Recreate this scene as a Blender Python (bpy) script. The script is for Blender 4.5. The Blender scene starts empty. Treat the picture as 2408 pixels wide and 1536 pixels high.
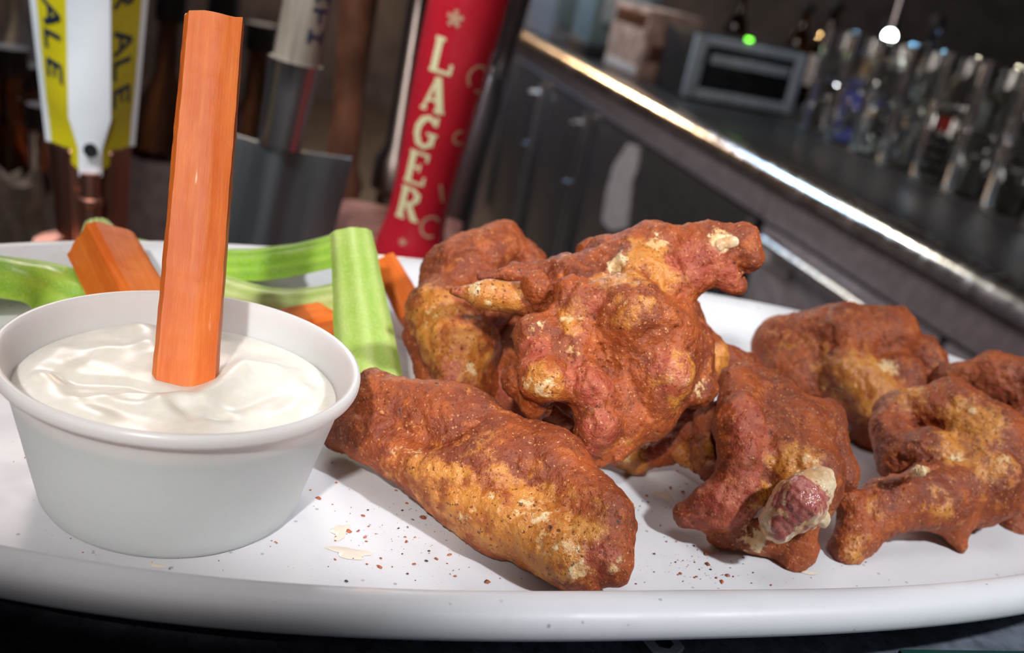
import bpy, bmesh, math, random
import numpy as np
from mathutils import Vector, Matrix

random.seed(7)
rng = np.random.default_rng(11)
C = bpy.context.scene.collection
SC = bpy.context.scene

# ------------------------------------------------------------------ camera
IW, IH, FPX = 2408.0, 1536.0, 2400.0
PITCH, ROLL, CH = math.radians(19.86), math.radians(11.64), 122.4      # eye 122 mm above the platter well
_f = np.array([0, math.cos(PITCH), -math.sin(PITCH)])
_r0 = np.array([1.0, 0, 0]); _u0 = np.cross(_r0, _f)
CR = math.cos(ROLL) * _r0 + math.sin(ROLL) * _u0
CU = -math.sin(ROLL) * _r0 + math.cos(ROLL) * _u0
CF = _f
EYE = np.array([0.0, 0.0, CH])
cd = bpy.data.cameras.new('camera'); cam = bpy.data.objects.new('camera', cd); C.objects.link(cam)
m = Matrix.Identity(4)
for i in range(3):
    m[i][0], m[i][1], m[i][2] = CR[i], CU[i], -CF[i]
m[0][3], m[1][3], m[2][3] = 0, 0, CH * .001
cam.matrix_world = m
cd.sensor_fit = 'HORIZONTAL'; cd.sensor_width = 36.0; cd.lens = FPX / IW * 36.0
cd.clip_start = .005; cd.clip_end = 60
cd.dof.use_dof = True; cd.dof.focus_distance = .216; cd.dof.aperture_fstop = 15.5
SC.camera = cam

# ------------------------------------------------------------------ exposure, world
SC.view_settings.view_transform = 'Standard'; SC.view_settings.look = 'None'
SC.view_settings.gamma = 1; SC.view_settings.use_curve_mapping = False
SC.view_settings.exposure = 0.0
w = bpy.data.worlds.new('world'); SC.world = w; w.use_nodes = True
w.node_tree.nodes['Background'].inputs[0].default_value = (.40, .36, .40, 1)
w.node_tree.nodes['Background'].inputs[1].default_value = .10

# ------------------------------------------------------------------ lamps over the platter, and added fill lights
def lamp(name, kind, loc, energy, color, target=None, size=.1, angle=None, blend=.3):
    d = bpy.data.lights.new(name, kind); d.energy = energy; d.color = color
    if kind == 'AREA': d.shape = 'DISK'; d.size = size
    else: d.shadow_soft_size = size
    if kind == 'SPOT' and angle: d.spot_size = math.radians(angle); d.spot_blend = blend
    o = bpy.data.objects.new(name, d); C.objects.link(o); o.location = loc
    if target is not None:
        o.rotation_euler = (Vector(target) - Vector(loc)).to_track_quat('-Z', 'Y').to_euler()
    return o
# cool spotlight over the right half of the platter, warm one from the front left, soft warm room light
lamp('spot_right', 'SPOT', (.40, -.05, .51), 17.2, (.94, .97, 1.0), (.086, .272, .0), .020, 28.5, .35)
lamp('spot_front', 'SPOT', (-.066, -.22, .335), 10.2, (1.0, .96, .92), (-.066, .225, .104), .012, 28.5, .12)
lamp('ceiling_glow', 'AREA', (.0, .25, 1.5), 4.6, (.98, .92, .92), (.0, .3, 0), .8)
lamp('tap_fill', 'SPOT', (-.36, .19, .50), 17, (.93, .96, 1.0), (-.15, .60, .03), .05, 36, .4)  # added fill that brightens the tap handles
lamp('fascia_fill', 'AREA', (-.75, 1.75, 1.05), 17, (1.0, .86, .80), (.5, 1.9, -.3), .7)  # added fill from the left, aimed at the counter's fascia
lamp('wall_fill', 'AREA', (-1.6, 2.4, 1.3), 40, (.80, .82, 1.0), (-2.9, 2.2, -.2), .6)  # added light on the left wall, for the steel to reflect

# ------------------------------------------------------------------ helpers
def V(px, py, d):
    """point on the sight line of a photo pixel at depth d (mm)"""
    return EYE + d * (CF + (px - IW / 2) / FPX * CR - (py - IH / 2) / FPX * CU)
def onz(px, py, z):
    k = CF + (px - IW / 2) / FPX * CR - (py - IH / 2) / FPX * CU
    return EYE + (z - CH) / k[2] * k
def pix(P):
    q = np.asarray(P) - EYE; d = q @ CF
    return np.stack([IW / 2 + FPX * (q @ CR) / d, IH / 2 - FPX * (q @ CU) / d, d], -1)

def tag(o, label=None, cat=None, group=None, kind=None):
    if label: o['label'] = label
    if cat: o['category'] = cat
    if group: o['group'] = group
    if kind: o['kind'] = kind
    return o
def empty(name, loc, label=None, cat=None, group=None):
    o = bpy.data.objects.new(name, None); C.objects.link(o); o.empty_display_size = .01
    o.location = Vector(loc) * .001
    return tag(o, label, cat, group)
def link(name, verts, faces, mats, parent=None, origin=(0, 0, 0), smooth=True, fmat=None, sharp=None):
    """verts in mm, in the parent's frame (or the world); origin = the object's own base point"""
    v = np.asarray(verts, float) - np.asarray(origin, float)
    me = bpy.data.meshes.new(name)
    me.from_pydata((v * .001).tolist(), [], [list(map(int, f)) for f in faces])
    for q in (mats if isinstance(mats, (list, tuple)) else [mats]): me.materials.append(q)
    if fmat is not None: me.polygons.foreach_set('material_index', list(fmat))
    if smooth:
        me.polygons.foreach_set('use_smooth', [True] * len(me.polygons))
        if sharp: me.set_sharp_from_angle(angle=math.radians(sharp))
    me.validate(); me.update()
    o = bpy.data.objects.new(name, me); C.objects.link(o)
    o.location = Vector(origin) * .001
    if parent: o.parent = parent
    return o
class MB:
    def __init__(s): s.v = []; s.f = []; s.m = []
    def add(s, v, f, mi=0):
        b = len(s.v); s.v += [tuple(map(float, p)) for p in v]; s.f += [[i + b for i in q] for q in f]; s.m += [mi] * len(f)
        return s
    def box(s, c, size, mi=0, bev=0, rot=0):
        bm = bmesh.new(); bmesh.ops.create_cube(bm, size=1)
        bmesh.ops.scale(bm, vec=size, verts=bm.verts)
        if bev: bmesh.ops.bevel(bm, geom=bm.edges[:], offset=bev, segments=2, affect='EDGES', profile=.6)
        if rot: bmesh.ops.rotate(bm, matrix=Matrix.Rotation(rot, 3, 'Z'), verts=bm.verts)
        bmesh.ops.translate(bm, vec=c, verts=bm.verts)
        bm.verts.index_update()
        s.add([p.co[:] for p in bm.verts], [[p.index for p in f.verts] for f in bm.faces], mi); bm.free(); return s
    def lathe(s, prof, seg=48, c=(0, 0, 0), mi=0, sx=1, sy=1, cap=True):
        n = len(prof); a = np.arange(seg) * 2 * math.pi / seg
        v = [(c[0] + r * math.cos(t) * sx, c[1] + r * math.sin(t) * sy, c[2] + z) for r, z in prof for t in a]
        f = [[i * seg + j, i * seg + (j + 1) % seg, (i + 1) * seg + (j + 1) % seg, (i + 1) * seg + j] for i in range(n - 1) for j in range(seg)]
        if cap:
            if prof[0][0] > 1e-6: f.append(list(range(seg))[::-1])
            if prof[-1][0] > 1e-6: f.append([(n - 1) * seg + j for j in range(seg)])
        return s.add(v, f, mi)
    def tube(s, pts, rad, seg=10, mi=0):
        pts = [Vector(p) for p in pts]; n = len(pts); rad = rad if isinstance(rad, (list, tuple)) else [rad] * n
        up = Vector((0, 0, 1)); v = []; f = []
        for i, p in enumerate(pts):
            t = (pts[min(i + 1, n - 1)] - pts[max(i - 1, 0)]).normalized()
            if abs(t.dot(up)) > .95: up = Vector((0, 1, 0)) if abs(t.y) < .9 else Vector((1, 0, 0))
            a = t.cross(up).normalized(); b = a.cross(t)
            for j in range(seg):
                q = 2 * math.pi * j / seg; v.append(p + (a * math.cos(q) + b * math.sin(q)) * rad[i])
        for i in range(n - 1):
            for j in range(seg): f.append([i * seg + j, i * seg + (j + 1) % seg, (i + 1) * seg + (j + 1) % seg, (i + 1) * seg + j])
        f.append(list(range(seg))[::-1]); f.append([(n - 1) * seg + j for j in range(seg)])
        return s.add(v, f, mi)
    def make(s, name, mats, parent=None, origin=(0, 0, 0), smooth=True, sharp=35):
        return link(name, s.v, s.f, mats, parent, origin, smooth, s.m, sharp)
def copy_tree(o, parent=None):
    c = o.copy(); C.objects.link(c)
    if parent: c.parent = parent
    for ch in list(o.children): copy_tree(ch, c)
    return c

# ------------------------------------------------------------------ materials
class NT:
    def __init__(s, name):
        s.m = bpy.data.materials.new(name); s.m.use_nodes = True; s.t = s.m.node_tree; s.n = s.t.nodes; s.l = s.t.links
        s.b = s.n['Principled BSDF']; s.out = s.n['Material Output']
        s.tc = s.n.new('ShaderNodeTexCoord').outputs['Object']
    def put(s, sock, val):
        if hasattr(val, 'is_output'): s.l.new(val, sock)
        else: sock.default_value = (*val, 1) if isinstance(val, tuple) and len(val) == 3 and sock.type == 'RGBA' else val
    def noise(s, scale, detail=3, rough=.55, vec=None, dist=0):
        n = s.n.new('ShaderNodeTexNoise'); n.inputs['Scale'].default_value = scale; n.inputs['Detail'].default_value = detail
        n.inputs['Roughness'].default_value = rough; n.inputs['Distortion'].default_value = dist; s.l.new(vec or s.tc, n.inputs['Vector']); return n.outputs['Fac']
    def voro(s, scale, feature='F1', out='Distance', vec=None):
        n = s.n.new('ShaderNodeTexVoronoi'); n.feature = feature; n.inputs['Scale'].default_value = scale; s.l.new(vec or s.tc, n.inputs['Vector']); return n.outputs[out]
    def map(s, scale=(1, 1, 1), rot=(0, 0, 0)):
        n = s.n.new('ShaderNodeMapping'); n.inputs['Scale'].default_value = scale; n.inputs['Rotation'].default_value = rot; s.l.new(s.tc, n.inputs['Vector']); return n.outputs[0]
    def rng(s, x, a, b, c=0., d=1.):
        n = s.n.new('ShaderNodeMapRange'); s.put(n.inputs[0], x); n.inputs[1].default_value = a; n.inputs[2].default_value = b; n.inputs[3].default_value = c; n.inputs[4].default_value = d
        n.interpolation_type = 'SMOOTHSTEP'; return n.outputs[0]
    def math(s, op, a, b=0.):
        n = s.n.new('ShaderNodeMath'); n.operation = op; n.use_clamp = False; s.put(n.inputs[0], a); s.put(n.inputs[1], b); return n.outputs[0]
    def mix(s, f, a, b, blend='MIX'):
        n = s.n.new('ShaderNodeMix'); n.data_type = 'RGBA'; n.blend_type = blend; s.put(n.inputs[0], f); s.put(n.inputs[6], a); s.put(n.inputs[7], b); return n.outputs[2]
    def bump(s, h, strength=.4, dist=.001, normal=None):
        n = s.n.new('ShaderNodeBump'); n.inputs['Strength'].default_value = strength; n.inputs['Distance'].default_value = dist; s.l.new(h, n.inputs['Height'])
        if normal: s.l.new(normal, n.inputs['Normal'])
        s.l.new(n.outputs[0], s.b.inputs['Normal']); return n.outputs[0]
    def set(s, **k):
        for a, v in k.items(): s.put(s.b.inputs[a.replace('_', ' ')], v)
        return s
def simple(name, col, rough=.5, metal=0., var=.12, scale=40, bump=0., **k):
    t = NT(name); n = t.noise(scale, 4)
    t.set(Base_Color=t.mix(t.rng(n, .3, .7), tuple(c * (1 - var) for c in col), tuple(min(1, c * (1 + var)) for c in col)),
          Roughness=t.rng(t.noise(scale * 2.3), .25, .75, max(0, rough - .06), min(1, rough + .06)), Metallic=metal)
    if bump: t.bump(t.noise(scale * 4), bump, .0005)
    for a, v in k.items(): t.put(t.b.inputs[a.replace('_', ' ')], v)
    return t.m
M = {}
def mat_chicken():
    t = NT('fried_chicken')
    at = t.n.new('ShaderNodeAttribute'); at.attribute_name = 'paint'
    sp = t.n.new('ShaderNodeSeparateColor'); t.l.new(at.outputs['Color'], sp.inputs[0])
    gold, pale, red = sp.outputs[0], sp.outputs[1], sp.outputs[2]
    big, mid, fine = t.noise(70, 4, .6), t.noise(260, 5, .65), t.noise(1500, 3, .6)
    coat = t.mix(t.rng(big, .35, .66), (.205, .035, .007), (.385, .076, .011))
    coat = t.mix(t.rng(mid, .5, .72), coat, (.47, .115, .017))
    coat = t.mix(t.rng(t.noise(190, 4, .6, dist=.6), .57, .68, 0, .6), coat, (.15, .028, .010))
    # thin places of the dusting where the oily skin shows
    g = t.math('ADD', gold, t.rng(t.noise(120, 5, .7, dist=.4), .50, .74, 0, .6))
    g = t.math('ADD', g, t.rng(mid, .3, .7, -.25, .25))
    skin = t.mix(t.rng(mid, .35, .65), (.50, .155, .018), (.60, .245, .048))
    col = t.mix(t.rng(g, .35, .95), coat, skin)
    pa = t.math('ADD', pale, t.rng(t.noise(420, 4, .6), .3, .7, -.3, .3))
    col = t.mix(t.rng(pa, .38, .66), col, t.mix(t.rng(mid, .4, .6), (.70, .40, .15), (.80, .62, .36)))
    rd = t.math('ADD', red, t.rng(t.noise(300, 4, .6), .3, .7, -.25, .25))
    col = t.mix(t.rng(rd, .35, .65, 0, .85), col, t.mix(t.rng(mid, .4, .6), (.34, .050, .022), (.48, .115, .055)))
    # pepper and paprika grains of many sizes
    wv = t.n.new('ShaderNodeVectorMath'); wv.operation = 'ADD'
    nt = t.n.new('ShaderNodeTexNoise'); nt.inputs['Scale'].default_value = 900; t.l.new(t.tc, nt.inputs['Vector'])
    ws = t.n.new('ShaderNodeVectorMath'); ws.operation = 'SCALE'; ws.inputs['Scale'].default_value = .0014; t.l.new(nt.outputs['Color'], ws.inputs[0])
    t.l.new(t.tc, wv.inputs[0]); t.l.new(ws.outputs[0], wv.inputs[1]); wp = wv.outputs[0]
    def grains(scale, r, keep):
        d = t.voro(scale, vec=wp); c = t.n.new('ShaderNodeSeparateColor'); t.l.new(t.voro(scale, out='Color', vec=wp), c.inputs[0])
        rad = t.math('MULTIPLY', c.outputs[1], r)
        k = t.rng(t.math('SUBTRACT', d, rad), -.05, .05, 1, 0)
        return t.math('MULTIPLY', k, t.rng(c.outputs[0], 1 - keep, 1 - keep + .03))
    g1 = grains(1300, .42, .5)
    col = t.mix(t.math('MULTIPLY', g1, .8), col, (.17, .030, .008))
    col = t.mix(t.math('MULTIPLY', grains(700, .32, .22), .85), col, (.10, .018, .006))
    col = t.mix(t.math('MULTIPLY', grains(430, .22, .07), .9), col, (.03, .010, .007))
    lg = grains(1500, .48, .38)
    col = t.mix(t.math('MULTIPLY', lg, .5), col, (.80, .36, .13))
    ro = t.rng(g, .3, 1.0, .56, .25)
    ro = t.math('SUBTRACT', ro, t.math('MULTIPLY', lg, .26))
    t.set(Base_Color=col, Roughness=ro, Specular_IOR_Level=.55)
    t.b.inputs['Subsurface Weight'].default_value = .08
    t.b.inputs['Subsurface Radius'].default_value = (1, .35, .15); t.b.inputs['Subsurface Scale'].default_value = .0022
    h = t.math('ADD', t.math('MULTIPLY', fine, .5), t.math('MULTIPLY', mid, .8))
    h = t.math('ADD', h, t.math('MULTIPLY', t.math('ADD', g1, lg), .28))
    t.bump(h, .65, .0011)
    return t.m
M['chicken'] = mat_chicken()
def mat_bone():
    t = NT('cartilage')
    at = t.n.new('ShaderNodeAttribute'); at.attribute_name = 'paint'
    sp = t.n.new('ShaderNodeSeparateColor'); t.l.new(at.outputs['Color'], sp.inputs[0])
    n = t.noise(260, 4, .6, dist=.5); f = t.noise(900, 3)
    pk = t.math('ADD', sp.outputs[2], t.rng(n, .3, .7, -.45, .45))
    col = t.mix(t.rng(t.noise(160, 4), .4, .6), (.58, .33, .16), (.78, .63, .42))
    col = t.mix(t.rng(pk, .35, .6), col, t.mix(t.rng(f, .35, .65), (.36, .085, .075), (.50, .19, .15)))
    col = t.mix(t.rng(t.noise(330, 3), .64, .72, 0, .8), col, (.16, .035, .022))
    t.set(Base_Color=col, Roughness=.22)
    t.b.inputs['Subsurface Weight'].default_value = .2; t.b.inputs['Subsurface Scale'].default_value = .002
    t.bump(t.math('ADD', n, t.math('MULTIPLY', f, .3)), .5, .0012)
    return t.m
M['bone'] = mat_bone()
def mat_tip():
    t = NT('wing_tip_skin'); n = t.noise(160, 4); f = t.noise(1300, 3)
    col = t.mix(t.rng(n, .35, .65), (.50, .22, .06), (.70, .43, .17))
    col = t.mix(t.rng(f, .6, .75, 0, .8), col, (.22, .06, .02))
    t.set(Base_Color=col, Roughness=.38); t.bump(f, .3, .0006); return t.m
M['tip'] = mat_tip()
def mat_plate():
    t = NT('speckled_melamine')
    s1 = t.rng(t.voro(330), .10, .17, 1, 0); s1b = t.n.new('ShaderNodeSeparateColor'); t.l.new(t.voro(330, out='Color'), s1b.inputs[0])
    s1 = t.math('MULTIPLY', s1, t.rng(s1b.outputs[0], .80, .86))
    smear = t.rng(t.noise(140, 4, .6), .55, .72)
    col = t.mix(t.math('MULTIPLY', s1, .65), (.655, .66, .69), (.24, .23, .25))
    col = t.mix(t.math('MULTIPLY', smear, .35), col, (.58, .57, .60))
    t.set(Base_Color=col, Roughness=t.rng(t.noise(60, 3), .35, .65, .36, .5), Specular_IOR_Level=.32); t.bump(t.noise(250), .06, .0006); return t.m
M['plate'] = mat_plate()
def mat_cup():
    t = NT('white_polystyrene')
    t.set(Base_Color=(.90, .89, .91), Roughness=.30)
    t.b.inputs['Subsurface Weight'].default_value = .35; t.b.inputs['Subsurface Scale'].default_value = .003
    tr = t.n.new('ShaderNodeBsdfTranslucent'); tr.inputs[0].default_value = (.92, .90, .88, 1)
    mx = t.n.new('ShaderNodeMixShader'); mx.inputs[0].default_value = .38
    t.l.new(t.b.outputs[0], mx.inputs[1]); t.l.new(tr.outputs[0], mx.inputs[2])
    ts = t.n.new('ShaderNodeBsdfTransparent'); m2 = t.n.new('ShaderNodeMixShader'); m2.inputs[0].default_value = .08
    t.l.new(mx.outputs[0], m2.inputs[1]); t.l.new(ts.outputs[0], m2.inputs[2]); t.l.new(m2.outputs[0], t.out.inputs[0]); return t.m
M['cup'] = mat_cup()
def mat_sauce():
    t = NT('ranch_sauce')
    n = t.noise(500, 3)
    t.set(Base_Color=t.mix(t.rng(n, .4, .6), (.76, .745, .67), (.79, .775, .70)), Roughness=.33)
    t.b.inputs['Subsurface Weight'].default_value = .5; t.b.inputs['Subsurface Radius'].default_value = (1, .85, .6); t.b.inputs['Subsurface Scale'].default_value = .004
    t.bump(t.noise(180, 3), .06, .001); return t.m
M['sauce'] = mat_sauce()
def mat_carrot():
    t = NT('carrot_flesh')
    lv = t.map((1, 1, .06)); st = t.noise(700, 4, .6, vec=lv); big = t.noise(110, 4, vec=t.map((1, 1, .35)))
    col = t.mix(t.rng(big, .35, .65), (.62, .118, .012), (.74, .17, .020))
    col = t.mix(t.rng(st, .45, .75, 0, .32), col, (.88, .30, .06))
    wht = t.rng(t.noise(900, 2, .5, vec=t.map((1, 1, .10))), .70, .76)
    col = t.mix(t.math('MULTIPLY', wht, t.rng(t.noise(60), .5, .62)), col, (.95, .66, .42))
    t.set(Base_Color=col, Roughness=.5, Specular_IOR_Level=.35)
    t.b.inputs['Subsurface Weight'].default_value = .25; t.b.inputs['Subsurface Radius'].default_value = (1, .4, .12); t.b.inputs['Subsurface Scale'].default_value = .003
    t.bump(t.math('ADD', st, t.noise(240, 3)), .22, .0005); return t.m
M['carrot'] = mat_carrot()
def mat_celery(name, a, b):
    t = NT(name)
    at = t.n.new('ShaderNodeAttribute'); at.attribute_name = 'rib'
    st = at.outputs['Fac']; n = t.noise(90, 4); f = t.noise(1400, 3)
    col = t.mix(t.rng(t.math('ADD', t.math('MULTIPLY', st, .26), t.math('MULTIPLY', n, .74)), .2, .8), a, b)
    col = t.mix(t.rng(f, .4, .7, 0, .25), col, (.62, .70, .36))
    t.set(Base_Color=col, Roughness=.3)
    t.b.inputs['Subsurface Weight'].default_value = .25; t.b.inputs['Subsurface Radius'].default_value = (.5, 1, .2); t.b.inputs['Subsurface Scale'].default_value = .003
    t.bump(t.math('ADD', f, n), .25, .0005); return t.m
M['celery'] = mat_celery('celery_green', (.20, .43, .020), (.36, .58, .06))
M['celery_pale'] = mat_celery('celery_pale', (.34, .46, .10), (.58, .64, .28))
M['celery_light'] = mat_celery('celery_light', (.29, .46, .06), (.46, .58, .17))
def mat_steel(name, col=(.55, .55, .58), rough=.28, scale=60):
    t = NT(name); n = t.noise(scale, 3, vec=t.map((1, 1, .05)))
    t.set(Base_Color=t.mix(t.rng(n, .3, .7), tuple(c * .85 for c in col), col), Metallic=1., Roughness=t.rng(n, .3, .7, rough - .06, rough + .08)); return t.m
M['steel'] = mat_steel('brushed_steel'); M['steel_dull'] = mat_steel('dull_steel', (.42, .41, .44), .42)
M['dark_steel'] = mat_steel('smoky_steel', (.26, .21, .19), .35); M['nosing'] = mat_steel('polished_nosing', (.58, .57, .58), .2); M['pewter'] = mat_steel('pewter', (.16, .175, .185), .5); M['copper'] = mat_steel('worn_copper', (.50, .24, .17), .34); M['copper_paint'] = simple('copper_paint', (.24, .10, .085), .75, Specular_IOR_Level=.1)
M['black_glass'] = simple('black_glass', (.012, .013, .016), .12)
M['fascia'] = simple('satin_fascia', (.30, .28, .31), .3, .2, .15); M['dark_top'] = simple('dark_stone_top', (.024, .025, .027), .3, var=.3, scale=90, Specular_IOR_Level=.25)
M['black'] = simple('black_plastic', (.015, .015, .017), .4)
M['dark_door'] = simple('dark_cooler_door', (.045, .042, .045), .22)
M['ledge'] = simple('dark_laminate', (.12, .135, .17), .3, var=.3, scale=200)
M['yellow'] = simple('yellow_enamel', (.70, .60, .012), .25, var=.04)
M['white_enamel'] = simple('white_enamel', (.74, .78, .82), .22, var=.03)
M['navy'] = simple('navy_print', (.012, .022, .055), .4)
M['red'] = simple('red_lacquer', (.40, .010, .022), .25, var=.08)
M['cream'] = simple('cream_print', (.62, .58, .34), .4, var=.05)
M['gold_print'] = simple('faded_gold_print', (.42, .24, .15), .45)
M['brown_wood'] = simple('brown_wood', (.14, .055, .03), .4, var=.4, scale=30)
M['grey_wood'] = None
def mat_gw():
    t = NT('weathered_wood'); n = t.noise(160, 4, .6, vec=t.map((1, 1, .06)))
    t.set(Base_Color=t.mix(t.rng(n, .3, .7), (.14, .115, .09), (.30, .26, .21)), Roughness=.5); t.bump(n, .3, .001); return t.m
M['grey_wood'] = mat_gw()
M['floor'] = simple('dark_floor', (.03, .025, .024), .5, var=.4, scale=12)
M['wall'] = simple('dark_wall', (.055, .045, .045), .6, var=.3, scale=6)
M['ceiling'] = simple('dark_ceiling', (.04, .036, .034), .7)
M['label'] = simple('worn_label', (.42, .39, .40), .5, var=.25, scale=50)
M['panel_grey'] = simple('grey_panel', (.20, .20, .225), .4)
M['panel_blue'] = simple('blue_grey_panel', (.13, .17, .19), .35)
M['frame_blue'] = simple('blue_grey_frame', (.34, .41, .47), .3)
M['carton'] = simple('printed_carton', (.34, .23, .19), .5, var=.5, scale=22)
M['blue'] = simple('blue_plastic', (.10, .12, .60), .25)
M['beige'] = simple('beige_paper', (.30, .25, .20), .7, var=.3, scale=60, bump=.5)
M['green_mat'] = simple('dark_green_rubber', (.006, .045, .035), .5)
M['paprika'] = simple('paprika', (.34, .085, .028), .6, var=.45, scale=400)
M['pepper'] = simple('pepper', (.05, .03, .025), .6)
M['grease'] = None
def mat_glass(name, col, rough=.03, ior=1.48):
    t = NT(name); n = t.noise(30)
    t.set(Base_Color=t.mix(t.rng(n, .3, .7), tuple(c * .93 for c in col), col), Roughness=rough, IOR=ior); t.b.inputs['Transmission Weight'].default_value = 1.; return t.m
M['glass'] = mat_glass('clear_glass', (.93, .96, .94)); M['blue_glass'] = mat_glass('blue_glass', (.45, .62, .95)); M['amber'] = mat_glass('amber_glass', (.35, .12, .03)); M['brown_glass'] = mat_glass('brown_glass', (.20, .09, .05))
M['grease'] = simple('grease', (.74, .66, .56), .08, var=.06)
def mat_emit(name, col, e):
    t = NT(name); n = t.noise(20)
    t.set(Base_Color=(.02, .02, .02), Emission_Color=t.mix(t.rng(n, .3, .7), tuple(c * .95 for c in col), col), Emission_Strength=e); return t.m
M['bulb_warm'] = mat_emit('warm_bulb', (1, .62, .30), 700); M['tube_cool'] = mat_emit('cool_tube', (.34, .68, 1), 260)
M['screen'] = mat_emit('lit_screen', (.45, .55, 1), 5); M['glint_glow'] = mat_emit('glint_glow', (.92, .97, 1), 30); M['led_green'] = mat_emit('green_led', (.2, 1, .05), 6); M['bulb_white'] = mat_emit('white_bulb', (1, .90, .68), 300)

# ================================================================== STRUCTURE
FZ = -1010.0
def slab(name, c, size, mat, kind='structure'):
    o = MB().box(c, size).make(name, M[mat], None, (c[0], c[1], c[2] - size[2] / 2), False); return tag(o, kind=kind)
slab('floor', (900, 2600, FZ - 20), (7600, 8200, 40), 'floor')
slab('ceiling', (900, 2600, 1620), (7600, 8200, 40), 'ceiling')
slab('wall_back', (900, 6720, 300), (7600, 40, 2640), 'wall')
slab('wall_front', (900, -1520, 300), (7600, 40, 2640), 'wall')
slab('wall_left', (-2920, 2600, 300), (40, 8200, 2640), 'wall')
slab('wall_right', (4720, 2600, 300), (40, 8200, 2640), 'wall')

# ================================================================== BACK BAR
ZN = -165.0                                   # height of the back counter's nosing
A0, B0 = onz(1370, 150, ZN), onz(2408, 690, ZN)
BU = (A0 - B0); BU[2] = 0; BU /= np.linalg.norm(BU)          # along the counter, away from the camera
BN = np.array([BU[1], -BU[0], 0.0])                            # away from the aisle, into the counter
BANG = math.atan2(BU[1], BU[0]) - math.pi / 2
def bs(s, n, z): return B0 + BU * s + BN * n + np.array([0, 0, z - ZN])
def face(px, py, n=0.0):
    """(s, z) where the sight line of a pixel meets the vertical plane n mm behind the counter's front"""
    k = V(px, py, 1) - EYE; t = ((B0 + BN * n - EYE) @ BN) / (k @ BN); P = EYE + k * t
    return (P - B0) @ BU, P[2]
def top(px, py, z=ZN):
    P = onz(px, py, z); return (P - B0) @ BU, (P - B0) @ BN
def bbox(mb, s0, s1, n0, n1, z0, z1, bev=2, mi=0):
    """box laid along the counter; coordinates local to an object placed at B0 and turned by BANG: x = n, y = s"""
    return mb.box(((n0 + n1) / 2, (s0 + s1) / 2, (z0 + z1) / 2), (abs(n1 - n0), abs(s1 - s0), abs(z1 - z0)), mi, bev)
def bar_empty(name, s, n, z, label, cat, group=None, turn=0):
    e = empty(name, bs(s, n, z), label, cat, group); e.rotation_euler.z = BANG + turn; return e
print('bar', A0, B0, BU, BN)
SFAR = (A0 - B0) @ BU
SEND = SFAR + 700
def front(px, py, s):
    """(n, z) where a pixel's sight line meets the vertical plane across the counter at s"""
    k = V(px, py, 1) - EYE; t = ((B0 + BU * s - EYE) @ BU) / (k @ BU); P = EYE + k * t
    return (P - B0) @ BN, P[2]
S0, S1 = -500.0, 3700.0
cnt = bar_empty('back_counter', 0, 0, FZ, 'long steel-edged back bar counter with dark stone top running away on the right', 'counter')
LZ = lambda z: z - FZ
bbox(MB(), S0, S1, 24, 860, LZ(ZN - 36), LZ(ZN), 2).make('worktop', M['dark_top'], cnt)
mb = MB()
prof = [(20, -40), (2, -39), (-12, -36), (-16, -31)] + [(-16 + 46 * (1 - math.cos(q)), -31 + 34 * math.sin(q)) for q in np.linspace(.12, math.pi / 2, 11)] + [(34, 2.5)]
v = [(n, s, LZ(ZN) + z) for s in (S0, S1) for n, z in prof]; k = len(prof)
mb.add(v, [[i, i + 1, k + i + 1, k + i] for i in range(k - 1)]).make('nosing', M['nosing'], cnt)
bbox(MB(), S0, 738, 8, 20, LZ(-276), LZ(ZN - 37), 1).make('fascia', M['fascia'], cnt)
bbox(MB(), 742, S1, 8, 20, LZ(-276), LZ(ZN - 37), 1).make('fascia', M['fascia'], cnt)

def cooler(s0, s1, label, doors, mat, horizontal=False, dl=None):
    e = bar_empty('bar_cooler', s0, 0, FZ, label, 'cooler', None)
    L = s1 - s0
    bbox(MB(), 3, L - 3, 26, 820, LZ(-900), LZ(-279), 3).make('body', M['black'], e)
    bbox(MB(), 10, L - 10, 60, 800, 0.5, LZ(-901), 2).make('plinth', M['black'], e)
    w = L / doors
    for i in range(doors):
        a, b = i * w + 8, (i + 1) * w - 8
        d = bbox(MB(), a, b, 8, 25, LZ(-895), LZ(-284), 3).make('door', M[mat], e)
        if not horizontal:
            bbox(MB(), a, a + 26, -1, 8, LZ(-880), LZ(-290), 2).make('door_frame', M['steel_dull'], d)
            bbox(MB(), b - 26, b, -1, 8, LZ(-880), LZ(-290), 2).make('door_frame', M['steel_dull'], d)
            h = MB().tube([(8, a + 60, LZ(-330)), (-22, a + 60, LZ(-335)), (-22, a + 60, LZ(-520)), (8, a + 60, LZ(-525))], 8).make('handle', M['steel'], d)
        else:
            h = MB().tube([(8, b - 70, LZ(-302)), (-24, b - 70, LZ(-302)), (-24, a + 60, LZ(-302)), (8, a + 60, LZ(-302))], 9).make('handle', M['steel'], d)
            bbox(MB(), b - 150, b - 30, 2, 8, LZ(-350), LZ(-322), 2).make('name_plate', M['label'], d)
    return e
cooler(-480, 730, 'steel bar cooler with a long horizontal handle, nearest under the counter', 2, 'fascia', True)
c2 = cooler(745, 1900, 'black-doored bar cooler with a worn pale label, middle of the row', 1, 'dark_door')
lab = MB()
pts = [(1478, 338), (1505, 345), (1500, 395), (1488, 430), (1482, 470), (1476, 535), (1440, 545), (1418, 520), (1428, 450), (1445, 390)]
fp = [face(*q, n=6) for q in pts]
lv = [(n, s - 745, LZ(z)) for n in (3.0, 7.6) for s, z in fp]; kk = len(fp)
lab.add(lv, [list(range(kk)), [i + kk for i in range(kk)][::-1]] + [[i, (i + 1) % kk, kk + (i + 1) % kk, kk + i] for i in range(kk)])
lab.make('sticker', M['label'], [o for o in c2.children if o.name.startswith('door')][0], smooth=False)
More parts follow.
